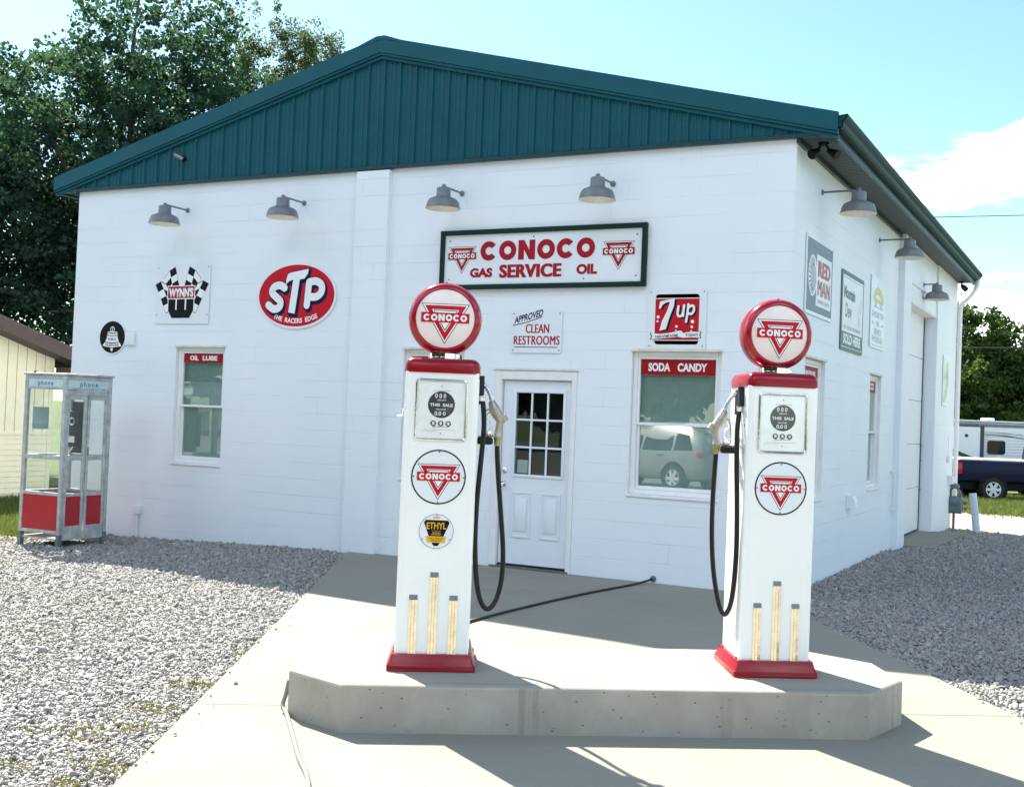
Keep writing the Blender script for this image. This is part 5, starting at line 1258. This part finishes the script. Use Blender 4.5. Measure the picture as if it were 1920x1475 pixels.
def pickup(loc, rzr, paint, lab):
    t = thing('pickup_truck', lab, 'pickup truck', loc, rzr, 'pickup trucks parked by the trailer')
    # local: +x forward, tail at x=0
    W2 = .98; m = MB()
    m.box(.0, 2.75, -W2, W2, .62, 1.30, paint, .05, 3); m.build('bed', t, smooth=40)
    m = MB(); m.box(.10, 2.7, -W2+.06, W2-.06, 1.301, 1.36, 'rv white', .02, 2); m.build('bed_cover', t)
    m = MB(); body_loft(m, [(x+.5, *q) for x, *q in [(2.28, .96, .98, .80, .60, 1.28, 1.84), (2.34, .97, .99, .82, .58, 1.28, 1.90), (3.3, .97, .99, .84, .56, 1.28, 1.93), (4.1, .97, .99, .82, .56, 1.26, 1.90), (4.75, .97, .985, .84, .56, 1.24, 1.32), (5.7, .95, .97, .80, .56, 1.12, 1.22), (5.9, .90, .92, .75, .60, 1.0, 1.10)]], paint); cb = m.build('cab', t, smooth=50)
    for sg in (-1, 1):
        m = MB(); m.extr([(3.0, sg*.985, 1.33), (3.75, sg*.985, 1.33), (3.75, sg*.90, 1.78), (3.05, sg*.90, 1.78)], (0, sg*.004, 0), 'car glass'); m.extr([(3.83, sg*.985, 1.33), (4.75, sg*.985, 1.33), (4.52, sg*.89, 1.76), (3.83, sg*.90, 1.78)], (0, sg*.004, 0), 'car glass'); m.build('side_window', cb, (0, 0, 0), smooth=0)
        m = MB(); m.box(-.02, .16, *sorted((sg*(W2-.10), sg*(W2+.006))), .86, 1.22, 'tail lamp red', .02, 2); m.build('tail_lamp', t)
        m = MB(); m.box(2.9, 5.0, *sorted((sg*.99, sg*1.005)), .86, .90, 'rim alloy', .005, 1); m.build('side_moulding', t)
        for x in (1.17, 5.4):
            m = MB(); m.lathe([(.47, sg*(W2-.30)), (.47, sg*(W2+.002)), (.43, sg*(W2+.003))], 'sign black', 32, 'Y', (x, 0, .42)); m.build('wheel_arch', t)
            wheel(t, x, sg*(W2-.105), .385, .26, sg)
    m = MB(); m.box(-.16, .02, -.92, .92, .52, .70, 'rim alloy', .03, 2); m.build('rear_bumper', t)
    m = MB(); m.box(.1, 6.1, -.75, .75, .34, .62, 'sign black', .03, 1); m.build('chassis', t)
    return t
HD = R(25)
def gz(x, y): return float(gh(x, y))
def on_g(x, y): return (x, y, gz(x, y)-.06)
pickup(on_g(-2.15, 28.3), HD, 'truck blue', 'dark blue pickup truck nearest the driveway, tail towards the garage')
pickup(on_g(-.70, 32.8), HD, 'truck teal', 'dark teal pickup truck half hidden behind the blue one')
def trailer(loc, rzr):
    t = thing('travel_trailer', 'white travel trailer with dark swoosh graphics behind the pickups', 'trailer', loc, rzr)
    # local +x to the right (nose), side facing -y is the visible one; origin under the slide-out edge
    L0, L1, Wd, Zb, Zt = -5.2, 3.6, 2.4, .45, 2.86
    def prof(y): return [(L0, y, Zb+.1), (L0+.05, y, Zt-.12), (L0+.25, y, Zt), (L1-1.65, y, Zt-.02), (L1-1.1, y, Zt-.14), (L1-.55, y, Zt-.50), (L1-.1, y, Zt-1.15), (L1, y, Zt-1.6), (L1-.12, y, Zb+.25), (L1-.35, y, Zb)]+[(L0+.3, y, Zb)]
    m = MB(); m.extr(prof(0), (0, Wd, 0), 'rv white')
    z = Zb+.55
    while z < Zt-.45: m.box(.16, L1-.9, -.004, -.0005, z, z+.008, 'rv grey'); z += .12
    m.build('body', t, smooth=30)
    m = MB(); m.extr([(L0+.2, -.02, Zt-.30), (L0+.2, -.02, Zt-.13), (L1-1.60, -.02, Zt-.15), (L1-1.05, -.02, Zt-.21), (L1-.5, -.02, Zt-.57), (L1-.45, -.02, Zt-.75), (L1-1.1, -.02, Zt-.36), (L1-1.65, -.02, Zt-.26)], (0, .018, 0), 'rv grey'); m.extr([(L0+.2, -.03, Zt-.09), (L0+.2, -.03, Zt-.06), (L1-1.6, -.03, Zt-.08), (L1-1.6, -.03, Zt-.11)], (0, .028, 0), 'rv dark'); m.build('roof_band', t, smooth=0)
    m = MB(); m.box(-3.4, .0, -.42, -.001, .72, Zt-.28, 'rv white', .02, 1); sl = m.build('slide_out', t)
    m = MB(); m.box(.0, .14, -.44, -.001, .70, Zt-.22, 'rv dark', .01, 1); m.box(-3.45, .14, -.44, -.001, Zt-.28, Zt-.24, 'rv dark', .01, 1); m.build('seal', sl, (0, 0, 0))
    m = MB(); m.box(L0+.2, L1-.5, -.012, -.001, Zb+.0, Zb+.28, 'rv grey', .005, 1); m.build('skirt', t)
    m = MB(); m.box(.42, 1.12, -.03, -.001, 1.52, 2.06, 'car glass', .0); 
    es = [e for e in m.bm.edges if abs(e.verts[0].co.y-e.verts[1].co.y) > 1e-3]; bmesh.ops.bevel(m.bm, geom=es, offset=.09, segments=5, profile=.5, affect='EDGES'); m.build('window', t, smooth=30)
    for x, y in ((-.95, 2.0), (-2.6, 2.0)):
        pass
    m = MB(); m.lathe([(.07, -.424), (.07, -.435), (0, -.436)], 'rv dark', 18, 'Y', (-.55, 0, 2.22)); m.lathe([(.045, -.424), (.045, -.435), (0, -.436)], 'rv dark', 14, 'Y', (-1.3, 0, 1.17)); m.lathe([(.045, -.424), (.045, -.435), (0, -.436)], 'rv dark', 14, 'Y', (-1.72, 0, 1.17)); m.build('port_covers', t)
    a = Art(.425, .002)
    a.stroke([(-3.3, 1.80), (-2.3, 1.86), (-1.4, 1.74), (-.6, 1.42), (-.02, 1.20)], [.04, .07, .09, .16, .20], 'rv dark', 1, cap=False); a.stroke([(-3.2, 1.72), (-2.2, 1.74), (-1.3, 1.58), (-.7, 1.22), (-.3, 1.06)], [.03, .05, .12, .20, .10], 'rv grey', 2, cap=False)
    a.stroke([(-1.1, .98), (-.5, .97), (-.03, .93)], [.02, .06, .03], 'rv dark', 3, cap=False); a.build('stripes', sl, (0, 0, 0))
    a = Art(.008, .002); a.stroke([(.16, 1.16), (.65, 1.02), (1.5, .76)], [.24, .20, .03], 'rv dark', 1, cap=False); a.stroke([(.3, 2.28), (1.2, 2.25), (1.9, 2.16)], [.02, .05, .02], 'rv dark', 2, cap=False); a.stroke([(.3, 2.38), (1.1, 2.36), (1.85, 2.28)], [.012, .025, .012], 'rv grey', 3, cap=False)
    a.stroke([(1.3, 1.12), (2.0, 1.08), (2.9, 1.10)], [.05, .12, .04], 'rv dark', 2, cap=False); a.stroke([(1.4, 1.0), (2.1, .94), (3.0, .98)], [.02, .05, .02], 'rv grey', 4, cap=False); a.build('stripes', t)
    for x in (-1.2, .8):
        m = MB(); m.box(x-.22, x+.22, .9, 1.4, Zt-.01, Zt+.10, 'rv white', .05, 2); m.build('roof_vent', t)
    m = MB(); m.tube([(-.9, .8, Zt), (-.9, .8, Zt+.22)], .03, 'rv white', 8); m.build('vent_pipe', t)
    for x in (-1.6, -.7): wheel(t, x, .16, .34, .2, -1)
    m = MB(); m.tube([(L1-.3, 1.2, .5), (L1+1.1, 1.2, .45)], .05, 'rv grey', 8); m.tube([(L1+.4, 1.2, .7), (L1+.4, 1.2, -.0)], .035, 'rv grey', 8); m.build('tow_hitch', t)
trailer(on_g(-2.15, 36.45), HD)

# ------------------------------------------------------------------ silver car across the lot: seen mirrored in the window glass
def suv(loc, rzr):
    t = thing('parked_car', 'silver estate car mirrored in the lower pane of the banner window', 'car', loc, rzr)
    m = MB(); body_loft(m, [(-2.32, .80, .84, .66, .42, .95, 1.02), (-2.25, .86, .90, .70, .34, .98, 1.28), (-2.05, .90, .93, .70, .30, 1.0, 1.60), (-1.6, .92, .945, .71, .28, 1.0, 1.67), (-.6, .92, .945, .72, .28, .99, 1.70), (.35, .92, .945, .72, .28, .97, 1.66), (.95, .92, .945, .74, .28, .96, 1.36), (1.35, .92, .94, .80, .28, .95, 1.04), (2.1, .88, .91, .72, .30, .82, .90), (2.4, .76, .80, .6, .36, .7, .78)], 'suv silver'); b = m.build('body', t, smooth=50)
    for sg in (-1, 1):
        m = MB()
        for q in ([(-1.95, 1.06), (-1.35, 1.04), (-1.35, 1.46), (-1.75, 1.44)], [(-1.27, 1.04), (-.35, 1.03), (-.35, 1.49), (-1.27, 1.47)], [(-.27, 1.03), (.85, 1.02), (.35, 1.45), (-.27, 1.49)]):
            m.extr([(x, sg*(.935-.205*max(0, (z-1.0)/.52)), z) for x, z in q], (0, sg*.012, 0), 'car glass')
        m.build('side_window', b, (0, 0, 0), smooth=0)
        m = MB(); m.tube([(-1.6, sg*.66, 1.70), (-1.5, sg*.66, 1.735), (.1, sg*.66, 1.735), (.2, sg*.66, 1.69)], .02, 'chrome', 8); m.build('roof_rail', t)
        for x in (-.95, .05):
            m = MB(); m.box(x-.1, x+.1, *sorted((sg*.94, sg*.975)), .90, .93, 'chrome', .008, 1); m.build('door_handle', t)
        m = MB(); m.box(-2.28, -1.92, *sorted((sg*.70, sg*.915)), .88, 1.02, 'tail lamp red', .03, 2); m.build('tail_lamp', t)
        for x in (-1.38, 1.42):
            m = MB(); m.lathe([(.40, sg*.70), (.40, sg*.948), (.355, sg*.95)], 'sign black', 32, 'Y', (x, 0, .355)); m.build('wheel_arch', t)
            wheel(t, x, sg*.845, .345, .24, sg)
    m = MB(); m.extr([(-2.27, -.66, 1.08), (-2.27, .66, 1.08), (-2.10, .6, 1.5), (-2.10, -.6, 1.5)], (-.015, 0, .0), 'car glass'); m.build('rear_window', t, smooth=0)
suv((-8.3, -17.2, -.05), R(197))

# ------------------------------------------------------------------ trees
def tree(name, lab, cat, base, blobs, nleaf, size, seed, leafm, trunk, clump=.75, group=None, limbs=14, up=0.0, asp=(.62, 1.0), pc=70):
    rng = np.random.default_rng(seed); t = thing(name, lab, cat, base, 0, group)
    vol = np.array([b[3]*b[4]*b[5] for b in blobs]); vol = vol/vol.sum()
    C = []; 
    for b, f in zip(blobs, vol):
        n = max(6, int(f*nleaf/pc)); d = rng.normal(size=(n, 3)); d /= np.linalg.norm(d, axis=1)[:, None]
        rr_ = rng.uniform(.25, 1.0, n)**.5; wob = 1+.18*np.sin(d[:, 0]*5+b[0])*np.cos(d[:, 2]*4+b[1])
        C.append(np.array(b[:3])+d*rr_[:, None]*wob[:, None]*np.array(b[3:6]))
    C = np.concatenate(C); per = nleaf//len(C)
    cr = clump*rng.uniform(.45, 1.25, len(C))
    P = []
    dd = rng.normal(size=(len(C), per, 3)); dd *= (rng.uniform(0, 1, (len(C), per, 1))**.4)/np.linalg.norm(dd, axis=2, keepdims=True)
    dd[:, :, 2] *= .62+up
    P = (C[:, None, :]+dd*cr[:, None, None]).reshape(-1, 3); n = len(P)
    a = rng.normal(size=(n, 3)); a[:, 2] -= .35; a /= np.linalg.norm(a, axis=1)[:, None]
    b = np.cross(a, rng.normal(size=(n, 3))); b /= np.linalg.norm(b, axis=1)[:, None]
    s_ = size*rng.uniform(.6, 1.3, n)[:, None]; w_ = s_*rng.uniform(asp[0], asp[1], n)[:, None]*.5
    nrm = np.cross(a, b)
    V = np.stack([P-a*s_*.5, P+b*w_+nrm*s_*.10, P+a*s_*.5, P-b*w_+nrm*s_*.10], 1).reshape(-1, 3)
    me = quads_mesh('crown', V, 4, leafm); link('crown', me, t)
    m = MB(); h = trunk[1]; lean = Vector(trunk[2]) if len(trunk) > 2 else Vector((0, 0, 0)); r0 = trunk[0]
    tp = [Vector((0, 0, -.4)), Vector((0, 0, .2)), Vector((.05, 0, h*.5))+lean*.5, Vector((0, .05, h))+lean]
    m.tube(crom(tp, 5), list(np.linspace(r0*1.35, r0*.72, 16)), 'bark', 14)
    top = tp[-1]; idx = rng.choice(len(C), min(limbs, len(C)), replace=False)
    for k, i in enumerate(idx):
        e = Vector(C[i]); st_ = tp[2].lerp(top, rng.uniform(.35, 1.0)); mid = st_.lerp(e, .5)+Vector((0, 0, .12*(e-st_).length))
        pp = crom([st_, st_.lerp(mid, .5)+Vector(rng.normal(0, .12, 3)), mid, mid.lerp(e, .5)+Vector(rng.normal(0, .15, 3)), e], 4)
        ra = r0*rng.uniform(.28, .5); m.tube(pp, list(np.linspace(ra, .02, len(pp))), 'bark', 7)
    m.build('trunk', t, smooth=60)
    return t
def bg(x, y): return (x, y, gz(x, y)-.1)
tree('maple_tree', 'big dark leafy tree rising behind the left side of the garage', 'tree', bg(-21.2, 10.6),
     [(.6, -.7, 8.0, 3.9, 3.6, 3.5), (-2.2, -1.6, 6.0, 3.6, 3.4, 3.0), (1.6, .6, 6.8, 2.4, 2.4, 3.4), (.9, .0, 11.4, 2.2, 2.2, 1.9), (1.9, 1.0, 11.4, 1.15, 1.15, 1.7), (3.2, 2.0, 4.4, 2.6, 2.4, 2.4), (-1.2, -.9, 9.9, 1.6, 1.6, 1.3), (.6, -1.0, 4.6, 3.0, 2.6, 1.7), (2.7, 1.5, 9.6, 1.5, 1.5, 1.6), (3.0, 1.6, 8.0, 1.7, 1.7, 1.6)], 105000, .125, 11, 'maple leaf', (.42, 4.2, (.5, -.3, 0)), .46, 'trees behind the garage', pc=42)
tree('maple_tree', 'dark leafy tree over the cream house at the left edge', 'tree', bg(-26.0, 8.0),
     [(-.6, 0, 7.2, 3.6, 3.6, 3.6), (1.9, .6, 6.4, 2.6, 2.6, 3.2), (-2.6, -1.4, 5.6, 3.0, 3.0, 2.8), (2.5, 1.0, 9.3, 1.0, 1.0, 1.7), (1.0, 0, 3.6, 3.2, 3.0, 1.6)], 46000, .135, 12, 'maple leaf', (.38, 3.6), .48, 'trees behind the garage', pc=42)
tree('maple_tree', 'dense low tree filling the gap between cream house and garage', 'tree', bg(-19.0, 15.5),
     [(0, 0, 4.4, 3.6, 3.0, 2.6), (-3.2, -1.5, 3.6, 2.6, 2.6, 2.2), (2.4, 1.5, 5.6, 3.0, 2.6, 2.6)], 46000, .15, 13, 'maple leaf', (.3, 2.6), .8, 'trees behind the garage')
sp = []; rng = np.random.default_rng(4)
for k in range(15):
    u = -2.7+3.9*(k+.5)/15; hgt = 15.5-.9*max(0, u)**1.2-.35*max(0, -u-1.2)+rng.uniform(-.9, .5); sp.append((u*.87, u*.45+rng.uniform(-1.0, 1.0), hgt-1.8, .46, .46, 1.9))
sp += [(-.8, 0, 11.2, 2.1, 1.6, 2.2), (0, .3, 8.2, 2.2, 2.0, 2.6)]
tree('feathery_tree', 'paler feathery tree with upright shoots above the roof slope', 'tree', bg(-22.3, 19.8), sp, 60000, .15, 21, 'feather leaf', (.3, 6.5), .34, 'trees behind the garage', up=.6, asp=(.3, .5), pc=60)
tree('ash_tree', 'green rounded tree beside the far corner of the garage', 'tree', bg(-6.6, 62.5), [(0, 0, 5.8, 5.2, 4.6, 3.4), (-3, -1, 7.2, 3.4, 3.4, 3.2), (1.4, 0, 8.4, 2.6, 2.6, 2.2), (3.2, -1, 4.2, 3.4, 3.0, 2.4), (0, -2, 3.4, 5.0, 3.0, 2.2)], 60000, .26, 31, 'ash leaf', (.4, 3.4), .85, 'trees beyond the trailer')
tree('ash_tree', 'tree at the right edge above the trailer nose', 'tree', bg(-.2, 66.0), [(0, 0, 6.0, 3.4, 3.4, 3.8), (-2.4, -1, 4.2, 2.6, 2.6, 2.6), (.4, 0, 8.6, 2.2, 2.2, 1.9), (2.5, 0, 5.5, 3, 3, 3.4)], 45000, .26, 32, 'ash leaf', (.36, 3.0), .85, 'trees beyond the trailer')
tree('ash_tree', 'low dark tree filling in between the two taller ones behind the trailer', 'tree', bg(-2.2, 71.0), [(0, 0, 3.8, 5.2, 3.6, 3.0), (4.5, 2, 3.6, 5.0, 3.4, 2.6), (-5, 0, 3.6, 4, 3, 3)], 40000, .28, 33, 'ash leaf', (.3, 2.0), .9, 'trees beyond the trailer')
# across the street (only ever seen mirrored in the panes)
far = [(0, 0, 6.0, 4.6, 4.2, 4.6), (2.8, 1, 4.2, 3.6, 3.2, 3.2), (-3.0, -1, 4.6, 3.4, 3.2, 3.4)]
ft = tree('street_tree', 'shade tree in the row across the street, mirrored in the panes', 'tree', bg(-24, -44), far, 14000, .5, 50, 'ash leaf', (.35, 3.0), 1.2, 'shade trees across the street')
for k, (x, y) in enumerate(((-66, -38), (-58, -43), (-50, -39), (-41, -43), (-33, -40), (-17, -43), (-9, -46), (-1, -42), (7, -45), (15, -42), (24, -44))):
    c = ft.copy(); COL.objects.link(c); c.location = bg(x, y); c.rotation_euler = (0, 0, k*1.3); c.scale = (1.1, 1.1, 1.0+.12*(k % 3))
    for ch in ft.children: g = ch.copy(); COL.objects.link(g); g.parent = c

# overhead wires
m = MB(); m.tube([(-9, 27.5, 9.0), (-3, 28.4, 8.95), (6, 29.6, 8.98), (24, 32, 9.3)], .016, 'wire black', 6); tag(m.build('overhead_wire'), 'thin overhead wire crossing the sky at the right', 'wire')
m = MB(); m.tube([(-9, 32.6, 4.9), (-2.5, 33.5, 4.93), (6, 34.6, 5.0), (24, 37, 5.4)], .024, 'rubber dull', 6); tag(m.build('overhead_wire'), 'dark overhead wire in front of the far trees', 'wire')

# ------------------------------------------------------------------ grass and weeds
def blades(n, pos, h, w, rng):
    x, y = pos; n = len(x); z = gh(x, y)-.07
    an = rng.uniform(0, 2*np.pi, n); d = np.stack([np.cos(an), np.sin(an)], -1); ln = rng.normal(0, .45, (n, 2))
    hh = h*rng.uniform(.5, 1.3, n); ww = w*rng.uniform(.6, 1.3, n)
    b = np.stack([x, y, z], -1); o = np.concatenate([d*ww[:, None]*.5, np.zeros((n, 1))], 1)
    tip = b+np.concatenate([ln*hh[:, None], hh[:, None]], 1)
    return np.stack([b-o, b+o, tip], 1).reshape(-1, 3)
rng = np.random.default_rng(77)
n = 60000; x = rng.uniform(-17, -9.4, n); y = rng.uniform(-2.6, 4.5, n); k = (y > -1.5-.28*(-9.6-x)+.25*rng.normal(size=n)) & (x < -9.4) & ((x < -11) | (y < 0) | (y > -10)) & ~((x > -10.3) & (y > -.1)) & ~((x < -15.4) & (y < 4.1)); x, y = x[k], y[k]
tag(link('grass', quads_mesh('grass', blades(n, (x, y), .09, .012, rng), 3, 'grass blade')), kind='stuff')
n = 60000; x = rng.uniform(-6, 7, n); y = rng.uniform(17, 33, n); k = (y > 19.0-.08*x+.5*rng.normal(size=n)); x, y = x[k], y[k]
tall = rng.uniform(0, 1, len(x)) < .12
tag(link('grass', quads_mesh('grass', blades(n, (x, y), .16, .035, rng), 3, 'grass blade')), kind='stuff')
WP = [((-1.78, -7.02), .20, 170, 'brownish weed patch in the gravel at the lower left'), ((-1.82, -6.46), .17, 150, 'bright yellow green weed patch beside the slab edge'), ((-1.60, -6.78), .16, 120, 'brown and green weed patch between two others near the slab'), ((-1.16, -7.30), .20, 200, 'weed patch at the slab edge near the bottom of the picture'),
      ((-1.17, -7.58), .10, 70, 'tiny weed tuft at the bottom edge'), ((-1.62, -7.55), .14, 80, 'weed tuft at the lower left corner'), ((-1.96, -5.90), .12, 90, 'weed tuft on the slab edge left of the island'), ((-2.09, -5.95), .12, 80, 'small weed tuft a little off the slab edge'), ((-2.40, -5.10), .10, 50, 'sparse weed tuft farther along the slab edge'), ((-7.6, -2.9), .18, 70, 'sparse dry weeds in front of the phone booth')]
for (px, py), rad, n, lab in WP:
    n = int(n*.7)
    q = rng.normal(0, rad*.5, (n, 2)); x = px+q[:, 0]*1.3; y = py+q[:, 1]*.7; x = np.minimum(x, ledge(y)-.01)
    V = blades(n, (x-px, y-py), .032, .009, rng); V[:, 2] += .05-gh(0, 0)+float(gh(px, py))
    o = link('weed_tuft', quads_mesh('weed_tuft', V, 3, 'weed blade'), None, (px, py, 0)); tag(o, lab, 'weed', 'weed tufts in the gravel')
